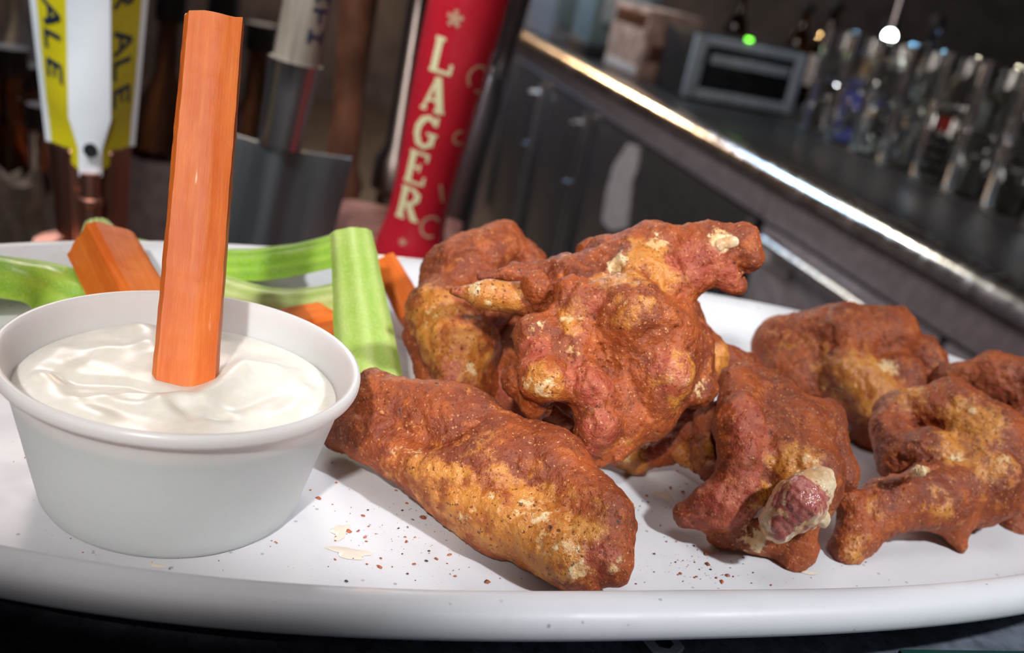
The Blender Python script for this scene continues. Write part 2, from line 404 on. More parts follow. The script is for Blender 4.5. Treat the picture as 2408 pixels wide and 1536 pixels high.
cooler(1915, 3050, 'far black-doored bar cooler next to the grey end column', 2, 'dark_door')

# things on the back counter
e = bar_empty('radio', 1600, 150, ZN + 1, 'black-fronted box radio with blue-grey frame on the back counter', 'radio')
s_ = 1600
c00 = front(1600, 226, s_); c10 = front(1858, 262, s_); c01 = front(1612, 62, s_); c11 = front(1866, 118, s_)
n0, n1, zt = c00[0] - 150, c10[0] - 150, min(c01[1], c11[1]) - ZN
n1 = min(n1, 520); zt = max(120, min(zt, 230))
print('radio', n0, n1, zt, c00, c10, c01, c11)
bbox(MB(), 0, 230, n0, n1, 0, zt, 14).make('body', M['black'], e)
fr = MB()
for (a, b, c, d_) in ((n0, n0 + 40, 6, zt - 6), (n1 - 28, n1, 6, zt - 6), (n0 + 38, n1 - 26, 6, 34), (n0 + 38, n1 - 26, zt - 30, zt - 6)):
    bbox(fr, -12, 2, a, b, c, d_, 5)
fr.make('frame', M['frame_blue'], e)
bbox(MB(), -5, 1, n0 + 36, n1 - 24, 34, zt - 30, 1).make('front_panel', M['black_glass'], e)
bbox(MB(), -10, -4, n0 + 60, n1 - 40, zt * .58, zt * .72, 2).make('trim_bar', M['frame_blue'], e)
bbox(MB(), 10, 24, n1 - 180, n1 - 166, zt, zt + 7, 2).make('indicator', M['led_green'], e)
e = bar_empty('carton', 1850, 120, ZN + 1, 'printed cardboard carton left of the black radio', 'carton')
bbox(MB(), 0, 330, -20, 150, 0, 205, 4).make('box', M['carton'], e)
bbox(MB(), -2, 1, 0, 140, 60, 110, .5).make('printed_panel', M['copper'], e)
bbox(MB(), 20, 300, -23, -19, 150, 190, .8).make('printed_panel', M['copper'], e)
bbox(MB(), 20, 310, -23, -19, 10, 34, .8).make('printed_panel', M['label'], e)
e = bar_empty('equipment_case', 2750, 60, ZN + 1, 'large grey equipment case at the far end of the counter', 'case')
bbox(MB(), 0, 700, 0, 330, 1, 430, 10).make('body', M['panel_grey'], e)
bbox(MB(), -8, 1, 20, 300, 60, 380, 4).make('front_panel', M['panel_blue'], e)
e = bar_empty('small_appliance', 2330, 120, ZN + 1, 'blue-grey appliance between the carton and the grey case', 'appliance')
bbox(MB(), 0, 220, -40, 190, 40, 250, 16).make('body', M['panel_blue'], e)
bbox(MB(), -5, 225, -46, 196, 0, 42, 8).make('base', M['black'], e)
bbox(MB(), -6, 1, -10, 150, 120, 225, 4).make('window', M['frame_blue'], e)

def bottle_prof(r, h):
    return [(0, 1.2), (r * .9, 0), (r, 6), (r, h * .58), (r * .8, h * .68), (r * .38, h * .78), (r * .36, h * .93), (r * .44, h * .935), (r * .44, h)]
def bottle(loc, r, h, mat, label, group=None, cap='black', paper=True):
    e = empty('bottle', loc, label, 'bottle', group)
    MB().lathe(bottle_prof(r, h), 28).make('glass_body', M[mat], e)
    MB().lathe([(r * .46, h * .94), (r * .5, h * .95), (r * .5, h * 1.03), (0, h * 1.03)], 20).make('cap', M[cap], e)
    if paper: MB().lathe([(r + .5, h * .2), (r + .8, h * .2), (r + .8, h * .5), (r + .5, h * .5)], 28, cap=False).make('paper_label', M['label'], e)
    return e
for (s, n, r, h, mat, lb) in ((2060, 700, 40, 300, 'amber', 'amber bottle standing behind the radio'), (2030, 800, 44, 320, 'brown_glass', 'broad brown bottle behind the right half of the radio'),
                              (2250, 560, 40, 310, 'brown_glass', 'brown bottle behind the carton and radio'), (1700, 800, 42, 300, 'brown_glass', 'dark bottle between the radio and the glass mugs')):
    bottle(bs(s, min(n, 780), ZN + 1), r, h, mat, lb)

# glass mugs, two tiers
def mug(loc, rz=0., label=None, group=None, parts=True):
    e = empty('beer_mug', loc, label, 'mug', group); e.rotation_euler.z = rz
    prof = [(0, 8), (33, 9), (36, 14), (38, 125), (39.5, 128), (41.5, 126), (41, 100), (40, 16), (37, 1), (30, 0), (0, 1.5)]
    MB().lathe(prof, 28, cap=False).make('glass_body', M['glass'], e)
    MB().tube([(39, 0, 105), (62, 0, 108), (74, 0, 92), (74, 0, 48), (62, 0, 30), (39, 0, 32)], 6, 8).make('handle', M['glass'], e)
    return e
proto = None
ORD = ['nearest', 'second', 'third', 'fourth', 'fifth', 'sixth', 'seventh', 'eighth', 'ninth']
for tier in (0, 1):
    for row, n in enumerate((400, 526)):
        for i in range(8 - row):
            if row == 0 and i == 3: continue
            s = 430 + i * 124 + row * 50 + tier * 6
            loc = bs(s, n + random.uniform(-6, 6), ZN + 4.6 + tier * 131)
            lb = 'clear beer mug, %s from the near end of the %s %s row on the counter' % (ORD[i], ('lower', 'upper')[tier], ('front', 'back')[row])
            if proto is None: proto = o = mug(loc, 0, lb, 'stacked beer mugs')
            else:
                o = copy_tree(proto); o.location = Vector(loc) * .001; o['label'] = lb
                o.rotation_euler.z = random.uniform(-2.2, 2.2)
mat_o = bar_empty('bar_mat', 940, 480, ZN + .3, 'black rubber mat under the stacked glass mugs', 'mat')
bbox(MB(), -620, 600, -140, 150, 0, 4, 1.5).make('rubber', M['black'], mat_o)
# printed pint glass in front
e = empty('pint_glass', bs(430 + 3 * 124, 396, ZN + 4.5), 'pint glass printed with black bars and a red diamond among the mugs', 'glass')
MB().lathe([(0, 6), (29, 7), (31, 12), (40, 158), (41.5, 160), (42.5, 158), (33, 3), (29, 0), (0, 1)], 32, cap=False).make('glass_body', M['glass'], e)
pr = MB()
def pwrap(a, z): r = 33 + (z - 3) / 155 * 9.5 + .4; return (r * math.cos(a), r * math.sin(a), z)
def patch(mb, a0, a1, z0, z1, skew=0, nn=8, mi=0):
    vv = []
    for i in range(nn + 1):
        a = a0 + (a1 - a0) * i / nn
        vv += [pwrap(a, z0 + skew * i / nn), pwrap(a, z1 + skew * i / nn)]
    mb.add(vv, [[2 * i, 2 * i + 2, 2 * i + 3, 2 * i + 1] for i in range(nn)], mi)
ac = math.atan2(-bs(814, 396, 0)[1], -bs(814, 396, 0)[0])
for z in (18, 40, 62, 84): patch(pr, ac - .75, ac + .75, z, z + 13)
patch(pr, ac - .3, ac + .3, 108, 136, 0, 8, 1)
pr.make('print', [M['black'], simple('red_print', (.30, .03, .02), .4)], e)
e = bar_empty('plastic_cup', 1560, 640, ZN + 1, 'blue plastic cup left of the glass mugs', 'cup')
MB().lathe([(0, 5), (34, 6), (48, 168), (51, 170), (51, 174), (48, 174)] , 32, cap=False).make('cup_wall', M['blue'], e)
bbox(MB(), -46, 46, -46, 46, 176, 186, 12).make('lid', M['blue'], e)
def globe(name, loc, r, mat, label, cat='lamp', stem=120, shade=True):
    e = empty(name, loc, label, cat)
    MB().lathe([(0, -r), (r * .5, -r * .87), (r * .87, -r * .5), (r, 0), (r * .87, r * .5), (r * .5, r * .87), (r * .25, r)], 24).make('bulb', M[mat], e)
    MB().lathe([(r * .32, r * .9), (r * .36, r * 1.5), (4, r * 1.7), (4, r * 1.7 + stem)], 16).make('socket', M['steel_dull'], e)
    if shade: MB().lathe([(r * .4, r * 1.35), (r * 1.5, r * .7), (r * 2.1, -r * 1.7), (r * 2.07, -r * 1.72), (r * 1.46, r * .64), (r * .4, r * 1.28)], 32, cap=False).make('shade', M['black'], e)
    return e
# lamps whose gleams run along the nosing (hung above the aisle)
def gleam(px, py, h, off):
    """place for a lamp, off into the aisle and h above the nosing, that a flat nosing would mirror at the pixel"""
    s, _ = top(px, py); de = math.hypot((EYE - bs(s, 0, ZN)) @ BN, CH - ZN); se = (EYE - B0) @ BU
    dl = math.hypot(off, h); return bs(s + (s - se) * dl / de, -off, ZN + h)
CEIL = 1600 - ZN
globe('pendant_lamp', gleam(1552, 242, 1150, 420), 62, 'bulb_warm', 'warm round pendant lamp over the aisle, outside the frame', stem=CEIL - 1150 - 62 * 1.7, shade=False)
globe('pendant_lamp', gleam(1440, 185, 1180, 300), 40, 'bulb_warm', 'smaller warm pendant lamp farther down the aisle', stem=CEIL - 1180 - 40 * 1.7, shade=False)
def tube_lamp(px, h, off, L, mat, label):
    py = 150 + (px - 1370) * .520; P = gleam(px, py, h, off)
    e = empty('tube_light', P, label, 'lamp'); e.rotation_euler.z = BANG
    MB().tube([(0, -L / 2, 0), (0, L / 2, 0)], 24, 12).make('tube', M[mat], e)
    mb = MB().box((0, 0, 38), (90, L + 40, 24), 0, 3)
    mb.make('housing', M['black'], e); return e
tube_lamp(1900, 1250, 500, 620, 'tube_cool', 'cool white tube light above the aisle, outside the frame')
tube_lamp(2115, 1250, 380, 170, 'bulb_white', 'short warm white tube light above the near end of the aisle')
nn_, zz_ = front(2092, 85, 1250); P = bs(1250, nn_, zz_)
globe('glint_ball', P, 15, 'glint_glow', 'small glowing white ball added for the bright glint among the glass mugs', stem=1600 - P[2] - 16 * 1.7, shade=False)  # added glowing ball, stands in for a reflection in the glass
nn_, zz_ = front(2010, 60, 1480); bottle(bs(1400, 720, ZN + 1), 34, 330, 'blue_glass', 'pale blue bottle behind the left end of the glass mugs')

# ================================================================== TAPS
LCZ = -420.0
cen = V(600, 560, 800)
def rot2(x, y, a=BANG): return np.array([x * math.cos(a) - y * math.sin(a), x * math.sin(a) + y * math.cos(a)])
e = empty('service_counter', (-250, 820, FZ), 'dark wooden service counter below the beer taps', 'counter'); e.rotation_euler.z = BANG
MB().box((0, 100, LCZ - FZ - 20), (1500, 1190, 40), 0, 4).make('worktop', M['brown_wood'], e)
MB().box((0, 100, (LCZ - FZ - 41) / 2), (1440, 1140, LCZ - FZ - 42), 0, 2).make('carcass', M['black'], e)

def aim(P): return math.atan2(P[1] - 0, P[0] - 0) - math.pi / 2       # turn so local -y looks back at the camera
def lean_mat(P, extra_deg):
    """turn to face the eye, then lean sideways"""
    return Matrix.Rotation(aim(P), 4, 'Z') @ Matrix.Rotation(math.radians(extra_deg), 4, 'Y')
def place(e, P, lean):
    e.matrix_world = Matrix.Translation(Vector(P) * .001) @ lean_mat(P, lean)
# -- ale handle
P = V(213, 412, 530); K = 530 / FPX
e = empty('beer_tap', P, 'white and yellow tap handle lettered ALE, leftmost of the taps', 'tap handle'); place(e, P, -3.2)
def sect(z):                                     # half widths: spine, outer; depth of the outer edges
    t = min(1, max(0, z / 92.0)); sp = 5.6 if z < 14 else 5.6 + min(1, (z - 14) / 16) * 4.4
    return sp, 20.5 + 7.0 * z / 100, 24.0
H = 175.0
zs = [0, 6, 14, 22, 30, 45, 60, 80, 100, 140, H]
def yz(zv, side):                                 # outer edge ends higher than the spine
    return zv
spv, spf = [], []
mbs = MB(); nb = len(zs)
v = []
for z in zs:
    sp, ow, dp = sect(z)
    v += [(-sp, -2.2, z), (-sp * .55, -3.4, z), (sp * .55, -3.4, z), (sp, -2.2, z), (sp, 4, z), (-sp, 4, z)]
f = [[i * 6 + j, i * 6 + (j + 1) % 6, (i + 1) * 6 + (j + 1) % 6, (i + 1) * 6 + j] for i in range(nb - 1) for j in range(6)] + [list(range(6))[::-1], [(nb - 1) * 6 + j for j in range(6)]]
mbs.add(v, f).make('spine', M['white_enamel'], e, sharp=25)
for sd in (-1, 1):
    v = []
    for z in zs:
        sp, ow, dp = sect(z); zo = max(z, 7.5 + z * .9)
        v += [(sd * (sp - .5), -1.2, z + 2), (sd * ow, dp, zo + 4), (sd * (ow - 4), dp + 5, zo + 4), (sd * (sp - 4), 5, z + 2)]
    f = [[i * 4 + j, i * 4 + (j + 1) % 4, (i + 1) * 4 + (j + 1) % 4, (i + 1) * 4 + j] for i in range(nb - 1) for j in range(4)] + [[3, 2, 1, 0], [(nb - 1) * 4 + j for j in range(4)]]
    if sd < 0: f = [q[::-1] for q in f]
    MB().add(v, f).make('face_panel', M['yellow'], e, sharp=25)
    v = []
    for z in zs:
        sp, ow, dp = sect(z); zo = max(z, 7.5 + z * .9) + 4
        for (a, b) in ((ow - 2.6, dp - 3.0), (ow + 1.6, dp + .2), (ow + 1.2, dp + 5), (ow - 4.5, dp + 4)): v.append((sd * a, b, zo - .5))
    MB().add(v, f).make('edge_strip', M['white_enamel'], e, sharp=25)
    # lettering reads downward on the face
    def onface(u, z):                            # u: 0 at the spine .. 1 at the outer edge
        sp, ow, dp = sect(z); a = np.array([sd * (sp - .5), -1.2]); b = np.array([sd * ow, dp]); q = a + (b - a) * u
        nrm = np.array([(b - a)[1], -(b - a)[0]]); nrm = nrm / np.linalg.norm(nrm) * (1 if nrm[1] < 0 or True else 1)
        if nrm[1] > 0: nrm = -nrm
        q = q + nrm * .35; return (q[0], q[1], z + u * 3.5 + 2)
    mb = MB()
    def stroke(mb, p0, p1, wd, wrap, nn=5):
        p0, p1 = np.array(p0, float), np.array(p1, float); d = p1 - p0; n_ = np.array([-d[1], d[0]]) / (np.linalg.norm(d) + 1e-9) * wd / 2
        vv = []
        for i in range(nn + 1):
            q = p0 + d * i / nn; vv += [wrap(*(q + n_)), wrap(*(q - n_))]
        mb.add(vv, [[2 * i, 2 * i + 1, 2 * i + 3, 2 * i + 2] for i in range(nn)])
    GL = {'A': [((0, 0), (.5, 1)), ((.5, 1), (1, 0)), ((.22, .36), (.78, .36))], 'L': [((.1, 1), (.1, 0)), ((.0, .06), (.85, .06))],
          'E': [((.1, 1), (.1, 0)), ((.1, .06), (.85, .06)), ((.1, .94), (.85, .94)), ((.1, .5), (.7, .5))],
          'R': [((.1, 1), (.1, 0)), ((.1, .94), (.7, .94)), ((.1, .5), (.7, .5)), ((.74, .94), (.74, .5)), ((.4, .5), (.9, 0))]}
    txt = 'ALE' if sd < 0 else 'RALE'
    z = 80.0 if sd < 0 else 92.0
    gap = 14.2
    for ch in txt:
        for a, b in GL[ch]:                       # turned a quarter: letter x runs down the handle, letter y runs outward (feet at the left)
            def tp(q):
                u = .12 + .56 * q[1]
                if sd < 0: u = .22 + .50 * (1 - q[1])
                return (u * 24, z - q[0] * 11.0)
            stroke(mb, tp(a), tp(b), 2.5, lambda a_, b_: onface(a_ / 24, b_))
        z -= gap if ch != 'R' else 22
    mb.make('lettering', M['navy'], e, smooth=False)
MB().lathe([(0, -.6), (2.6, -.6), (3.4, 0), (3.4, 1.6), (0, 1.6)], 20).make('bolt', M['black'], e)
bo = bpy.data.objects[[o.name for o in e.children if o.name.startswith('bolt')][-1]]
bo.location = (0, -.0042, .0145); bo.rotation_euler = (math.radians(90), 0, 0)
# copper faceted stem
MB().lathe([(17, -40), (18, -38), (20.5, 10), (19, 13)], 6, (0, 23, 0)).make('stem', M['copper'], e, sharp=20)
MB().lathe([(5, -42), (5.5, -16), (6.4, -15), (6.4, -12), (5, -11), (5, 2)], 20, (0, -2, 0)).make('ferrule', M['copper'], e)
PA = P.copy()
e = empty('tap_column', (P[0], P[1], LCZ), 'copper tap column under the white and yellow tap handle', 'tap column'); e.rotation_euler.z = aim(P)
MB().lathe([(52, 0), (52, 8), (30, 14), (27, 20), (27, P[2] - 43 - LCZ), (20, P[2] - 42.5 - LCZ)], 32, (0, 14, 0)).make('pipe', M['copper'], e)

# -- shovel handle
P = V(608, 592, 600)
e = empty('beer_tap', P, 'pewter shovel-shaped tap handle with a weathered wooden shaft', 'tap handle'); place(e, P, 4.4)
# blade: shoulders, central ridge, narrowing towards the foot
def blade():
    v, f = [], []
    rows = [(0, 40), (10, 40.5), (25, 41), (45, 41.8), (59, 42.3), (63, 42.4), (65.5, 41.4)]
    cols = np.linspace(-1, 1, 17)
    for z, wd in rows:
        for c in cols:
            ridge = 5.0 * math.exp(-(c / .17) ** 2); y = 5.0 * c * c - 2 - ridge
            v.append((c * wd, y, z - (1.8 * (1 - abs(c)) if z > 60 else 0)))
    nc = len(cols); nb_ = len(v)
    v += [(a, b + 3.2, c) for a, b, c in v]
    for i in range(len(rows) - 1):
        for j in range(nc - 1):
            q = [i * nc + j, i * nc + j + 1, (i + 1) * nc + j + 1, (i + 1) * nc + j]; f.append(q); f.append([k + nb_ for k in q[::-1]])
    for i in range(len(rows) - 1):
        f.append([i * nc, (i + 1) * nc, (i + 1) * nc + nb_, i * nc + nb_]); f.append([i * nc + nc - 1 + nb_, (i + 1) * nc + nc - 1 + nb_, (i + 1) * nc + nc - 1, i * nc + nc - 1])
    for j in range(nc - 1):
        f.append([j, j + nb_, j + 1 + nb_, j + 1]); t = (len(rows) - 1) * nc; f.append([t + j, t + j + 1, t + j + 1 + nb_, t + j + nb_])
    return v, f
MB().add(*blade()).make('blade', M['pewter'], e, sharp=50)
sx = 0
MB().lathe([(2, 60), (12.2, 64), (12.6, 70), (13.4, 95), (14.4, 111), (14.9, 112.5), (13.2, 112.5)], 32, (sx, 2, 0)).make('socket', M['steel'], e)
MB().lathe([(12.6, 105), (13.2, 200), (0, 200)], 28, (sx, 2, 0)).make('shaft', M['grey_wood'], e)
mb = MB()
def onshaft(x, z, R=13.25):
    a = -math.pi / 2 + x / R; r = 12.6 + (z - 105) / 95 * .6 + .35; return (sx + r * math.cos(a), 2 + r * math.sin(a), z)
# the letters run down the shaft: T, H
def letter(ch, x0, z0, wdt, hgt, wd):
    G = {'H': [((.1, 1), (.1, 0)), ((.9, 1), (.9, 0)), ((.1, .5), (.9, .5))], 'T': [((.5, 1), (.5, 0)), ((0, .94), (1, .94))]}[ch]
    for a, b in G: stroke(mb, (x0 + a[0] * wdt, z0 + a[1] * hgt), (x0 + b[0] * wdt, z0 + b[1] * hgt), wd, onshaft)
letter('H', 3.2, 125, 10, 7.5, 2.2); letter('T', 3.2, 136, 10, 7.5, 2.2); letter('H', 3.2, 147, 10, 7.5, 2.2)
mb.make('lettering', M['navy'], e, smooth=False)
PS = P.copy()
# -- red lager handle
P = V(958, 604, 600)
e = empty('beer_tap', P, 'red tap handle with cream letters LAGER beside the wings', 'tap handle'); place(e, P, 4.0)
RP = [(19, -1), (20.4, 1), (20.6, 5), (19.2, 13), (17.4, 21), (16.8, 31), (17.0, 45), (18.2, 68), (19.6, 92), (20.6, 115), (21.2, 130), (22, 160), (21, 190), (0, 194)]
MB().lathe(RP, 48).make('grip', M['red'], e)
def lr(z): return np.interp(z, [q[1] for q in RP[:-1]], [q[0] for q in RP[:-1]])
def onred(x, z):
    r = lr(z) + .35; a = -math.pi / 2 + x / r; return (r * math.cos(a), r * math.sin(a), z)
SER = {'L': [((.2, 1), (.2, 0), .26), ((0, .95), (.45, .95), .1), ((0, .06), (.95, .06), .12), ((.9, .06), (.9, .32), .12)],
       'A': [((.12, .0), (.5, 1), .13), ((.5, 1), (.88, 0), .26), ((.28, .34), (.74, .34), .1), ((0, .05), (.3, .05), .1), ((.62, .05), (1.05, .05), .1)],
       'G': [((.82, .80), (.55, .95), .16), ((.58, .95), (.3, .86), .18), ((.32, .88), (.12, .62), .24), ((.12, .66), (.12, .34), .26), ((.12, .38), (.32, .1), .24), ((.28, .13), (.6, .05), .16), ((.56, .06), (.86, .2), .16), ((.82, .12), (.82, .48), .2), ((.55, .46), (1, .46), .1), ((.86, 1), (.86, .72), .12)],
       'E': [((.2, 1), (.2, 0), .26), ((0, .95), (.85, .95), .1), ((0, .05), (.88, .05), .1), ((.2, .52), (.62, .52), .1), ((.84, .98), (.84, .74), .1), ((.88, .02), (.88, .28), .1), ((.6, .64), (.6, .4), .08)],
       'R': [((.2, 1), (.2, 0), .26), ((0, .95), (.6, .95), .1), ((.2, .5), (.6, .5), .1), ((.56, .94), (.8, .82), .16), ((.79, .86), (.79, .62), .22), ((.8, .64), (.56, .5), .16), ((.48, .5), (.86, .05), .22), ((0, .05), (.45, .05), .1), ((.75, .05), (1.05, .05), .1)]}
mb = MB()
zt_, lh, lw = 109.5, 18.8, 13.6
for i, ch in enumerate('LAGER'):
    z0 = zt_ - i * 20.9
    for a, b, wd in SER[ch]:
        stroke(mb, (-13.6 + a[0] * lw, z0 + a[1] * lh), (-13.6 + b[0] * lw, z0 + b[1] * lh), wd * 15.5, onred)
mb.make('lettering', M['cream'], e, smooth=False)
# star above the word, scrolls at the side
for zc, xc, R_ in ((139.0, -5.5, 4.6), (13.5, -5, 2.2)):
    mb = MB()
    for q in range(5):
        a = math.pi / 2 + q * 2 * math.pi / 5; stroke(mb, (xc, zc), (xc + R_ * math.cos(a), zc + R_ * math.sin(a)), R_ * .5, onred, 2)
    mb.make('star', M['gold_print'], e, smooth=False)
for (xc, zc, r_, a0, a1) in ((15.5, 112, 6.5, .4, 4.0), (17.5, 100, 5.0, -1.2, 2.0), (13, 78, 3.6, 1.2, 5.6), (9.0, 25, 6.0, .6, 5.2)):
    aa = np.linspace(a0, a1, 9); mb = MB()
    for q in range(8): stroke(mb, (xc + r_ * math.cos(aa[q]), zc + r_ * math.sin(aa[q])), (xc + r_ * math.cos(aa[q + 1]), zc + r_ * math.sin(aa[q + 1])), 1.5, onred, 1)
    mb.make('scroll', M['gold_print'], e, smooth=False)
mb = MB(); stroke(mb, (8.5, 50), (13.0, 40), 1.8, onred); mb.make('scroll', M['gold_print'], e, smooth=False)
PR = P.copy()
# copper tower under the two right-hand taps
c = (PS + PR) / 2; e = empty('tap_tower', (c[0], c[1], LCZ), 'copper tap tower box under the shovel and red tap handles', 'tap tower')
ta = math.atan2((PR - PS)[1], (PR - PS)[0]); e.rotation_euler.z = ta
htop = PR[2] - 2 - LCZ
MB().box((28, 48, htop / 2), (88, 150, htop), 0, 8).make('box', M['copper_paint'], e)
for q in (PR,):
    t_ = rot2(*(q - c)[:2], -ta)
    MB().lathe([(9, htop - 1), (9, q[2] - LCZ - .5), (0, q[2] - LCZ - .5)], 20, (t_[0], t_[1], 0)).make('collar', M['steel'], e)
e = empty('tap_column', (PS[0], PS[1], LCZ), 'steel tap column under the shovel-shaped tap handle', 'tap column')
MB().lathe([(36, 0), (36, 6), (13, 14), (13, PS[2] - LCZ - 14), (9, PS[2] - LCZ - 1)], 28).make('pipe', M['steel_dull'], e)
# tall things behind the taps
def column(px0, py0, d, prof, mat, name, label, cat, lean=0., part='tube'):
    P = V(px0, py0, d); e = empty(name, (P[0], P[1], LCZ), label, cat); place(e, (P[0], P[1], LCZ), lean)
    MB().lathe([(r, z) for r, z in prof], 32).make(part, M[mat], e); return e
column(855, 300, 800, [(40, 0), (40, 6), (17, 14), (15, 330), (18, 345), (13, 360), (12, 420), (16, 520), (19, 640), (0, 650)], 'brown_wood', 'beer_tap', 'tall dark brown tap handle between shovel and red handle', 'tap handle', -2.0, 'grip')
column(935, 330, 860, [(40, 0), (40, 6), (13, 14), (11, 330), (17, 335), (17, 360), (10, 372), (9, 620), (0, 626)], 'dark_steel', 'tap_column', 'slim chrome tap column left of the red handle', 'tap column')
column(1010, 420, 760, [(44, 0), (44, 6), (15, 14), (13, 300), (13, 440), (9, 458), (0, 463)], 'steel_dull', 'tap_column', 'grey steel column right of the red tap handle', 'tap column', 4)
column(1072, 300, 1150, [(40, 0), (40, 6), (14, 14), (12, 900), (0, 904)], 'steel_dull', 'tap_column', 'thin grey steel column right of the red handle, farther back', 'tap column', 5)

# bottles and glasses in the dark at the left
k = 0
names = ['amber bottle far left in the dark', 'brown bottle at the left edge of the view', 'dark bottle behind the white and yellow tap handle', 'clear bottle left of the ale tap handle', 'brown bottle behind the carrot stick',
         'amber bottle between the ale tap and the carrot', 'tall brown bottle left of the shovel handle', 'clear bottle behind the left bottles', 'short amber bottle low at the left edge']
for (px, d, r, h, mat) in ((20, 1150, 38, 330, 'amber'), (62, 1230, 36, 300, 'brown_glass'), (150, 1320, 38, 360, 'brown_glass'), (96, 1080, 30, 290, 'glass'), (380, 1350, 40, 400, 'brown_glass'),
                           (500, 1280, 38, 420, 'amber'), (590, 1380, 40, 380, 'brown_glass'), (40, 1400, 36, 420, 'glass')):
    Q = V(px, 300, d); bottle((Q[0], Q[1], LCZ + .4), r, h, mat, names[k]); k += 1
# crumpled paper bag
Q = V(25, 560, 880)
bm = bmesh.new(); bmesh.ops.create_icosphere(bm, subdivisions=4, radius=1)
pv = np.array([q.co[:] for q in bm.verts])
# ------------------------------------------------------------------ value noise on points (mm)
_LAT = rng.random((32, 32, 32)).astype(np.float32)
def vnoise(p, size, off=0.0):
    q = p / size + off; i = np.floor(q).astype(int); t = (q - i).astype(np.float32); t = t * t * (3 - 2 * t); i &= 31; j = (i + 1) & 31
    x0, y0, z0 = i[..., 0], i[..., 1], i[..., 2]; x1, y1, z1 = j[..., 0], j[..., 1], j[..., 2]; tx, ty, tz = t[..., 0], t[..., 1], t[..., 2]
    L = _LAT
    a = L[x0, y0, z0] * (1 - tx) + L[x1, y0, z0] * tx; b = L[x0, y1, z0] * (1 - tx) + L[x1, y1, z0] * tx
    c = L[x0, y0, z1] * (1 - tx) + L[x1, y0, z1] * tx; d = L[x0, y1, z1] * (1 - tx) + L[x1, y1, z1] * tx
    return ((a * (1 - ty) + b * ty) * (1 - tz) + (c * (1 - ty) + d * ty) * tz) * 2 - 1
# crumpled paper bag
e = pv + pv * (np.abs(vnoise(pv, .45, 3.1)) * .45 + np.abs(vnoise(pv, .2, 8.7)) * .2 - .25)[:, None]
e[:, 2] = np.maximum(e[:, 2], -.72)
Q = V(10, 500, 960); zb = LCZ + .5
bm.verts.index_update()
o = link('paper_bag', e * np.array([55, 50, 150.]) + np.array([Q[0], Q[1], zb + .72 * 150]), [[q.index for q in f.verts] for f in bm.faces], M['beige'], None, (Q[0], Q[1], zb), False); bm.free()
tag(o, 'crumpled beige paper bag low at the left edge in the dark', 'bag')

# ================================================================== BAR LEDGE AND PLATTER
PC, PANG, PA_, PB_, PN = np.array([11.7, 265.5]), .35, 195.0, 104.5, 2.5
e = empty('bar_ledge', (0, 200, FZ), 'dark raised bar ledge under the platter', 'bar'); e.rotation_euler.z = BANG
lz = -9.0
MB().box((-30, -46, lz - FZ - 16), (1500, 385, 32), 0, 6).make('ledge_top', M['ledge'], e)
MB().box((-30, -46, (lz - FZ - 33) / 2), (1460, 330, lz - FZ - 34), 0, 3).make('front_panel', M['black'], e)

def prad(th):
    c, s = np.abs(np.cos(th)) / PA_, np.abs(np.sin(th)) / PB_
    return 1 / (c ** PN + s ** PN) ** (1 / PN)
NTH = 240; th = np.arange(NTH) * 2 * math.pi / NTH; Rr = prad(th)
PRF = [(-32, 0), (-27, 0), (-23.5, .25), (-20, 1.0), (-17, 2.6), (-14.5, 5.0), (-12.5, 7.6), (-10.8, 9.9), (-9.2, 11.6), (-7.6, 12.5), (-5.8, 12.85), (-3.8, 12.8), (-2.0, 12.2), (-.7, 11.0), (0, 9.4), (0, 7.8), (-.6, 6.5), (-2, 5.5),
       (-5, 4.0), (-10, 1.0), (-17, -2), (-25, -4), (-32, -4.6), (-36, -8.4), (-37.5, -9), (-40, -9), (-41.5, -4.8)]
prof = [(.25, 0), (.5, 0), (.75, 0)] + [q[0] for q in PRF]
zz = [0, 0, 0] + [q[1] for q in PRF]
PV, PF = [], []
for pr_, z in zip(prof, zz):
    r = (Rr - 32) * pr_[0] if isinstance(pr_, tuple) else Rr + pr_
    for t_, q in zip(th, r):
        x, y = q * math.cos(t_), q * math.sin(t_); PV.append((PC[0] + x * math.cos(PANG) - y * math.sin(PANG), PC[1] + x * math.sin(PANG) + y * math.cos(PANG), z))
nr = len(prof)
for i in range(nr - 1):
    for j in range(NTH): PF.append([i * NTH + j, (i + 1) * NTH + j, (i + 1) * NTH + (j + 1) % NTH, i * NTH + (j + 1) % NTH])
ic = len(PV); PV.append((PC[0], PC[1], 0)); PV.append((PC[0], PC[1], -4.6))
for j in range(NTH):
    PF.append([ic, j, (j + 1) % NTH]); PF.append([ic + 1, (nr - 1) * NTH + (j + 1) % NTH, (nr - 1) * NTH + j])
pl = link('platter', PV, PF, M['plate'], None, (PC[0], PC[1], -9)); tag(pl, 'white speckled oval platter holding the wings, celery and dip', 'plate')

# mat and screw cap at the lower right
P = onz(2330, 1530, lz)
e = empty('coaster', (P[0] + 10, P[1] - 14, lz + .1), 'dark green rubber coaster under the right end of the platter', 'coaster'); e.rotation_euler.z = BANG
MB().box((14, -16, 1), (95, 60, 2), 0, .8).make('coaster_body', M['green_mat'], e)
P = onz(1552, 1540, lz)
e = empty('hex_nut', (P[0], P[1], lz + .1), 'small steel nut on the dark ledge below the front rim', 'nut')
MB().lathe([(2.2, 3), (2.2, 0), (4.4, 0), (4.7, .4), (4.7, 2.8), (4.3, 3.2), (2.2, 3.2), (2.2, 3)], 6, cap=False).make('nut_body', M['steel'], e, sharp=20)

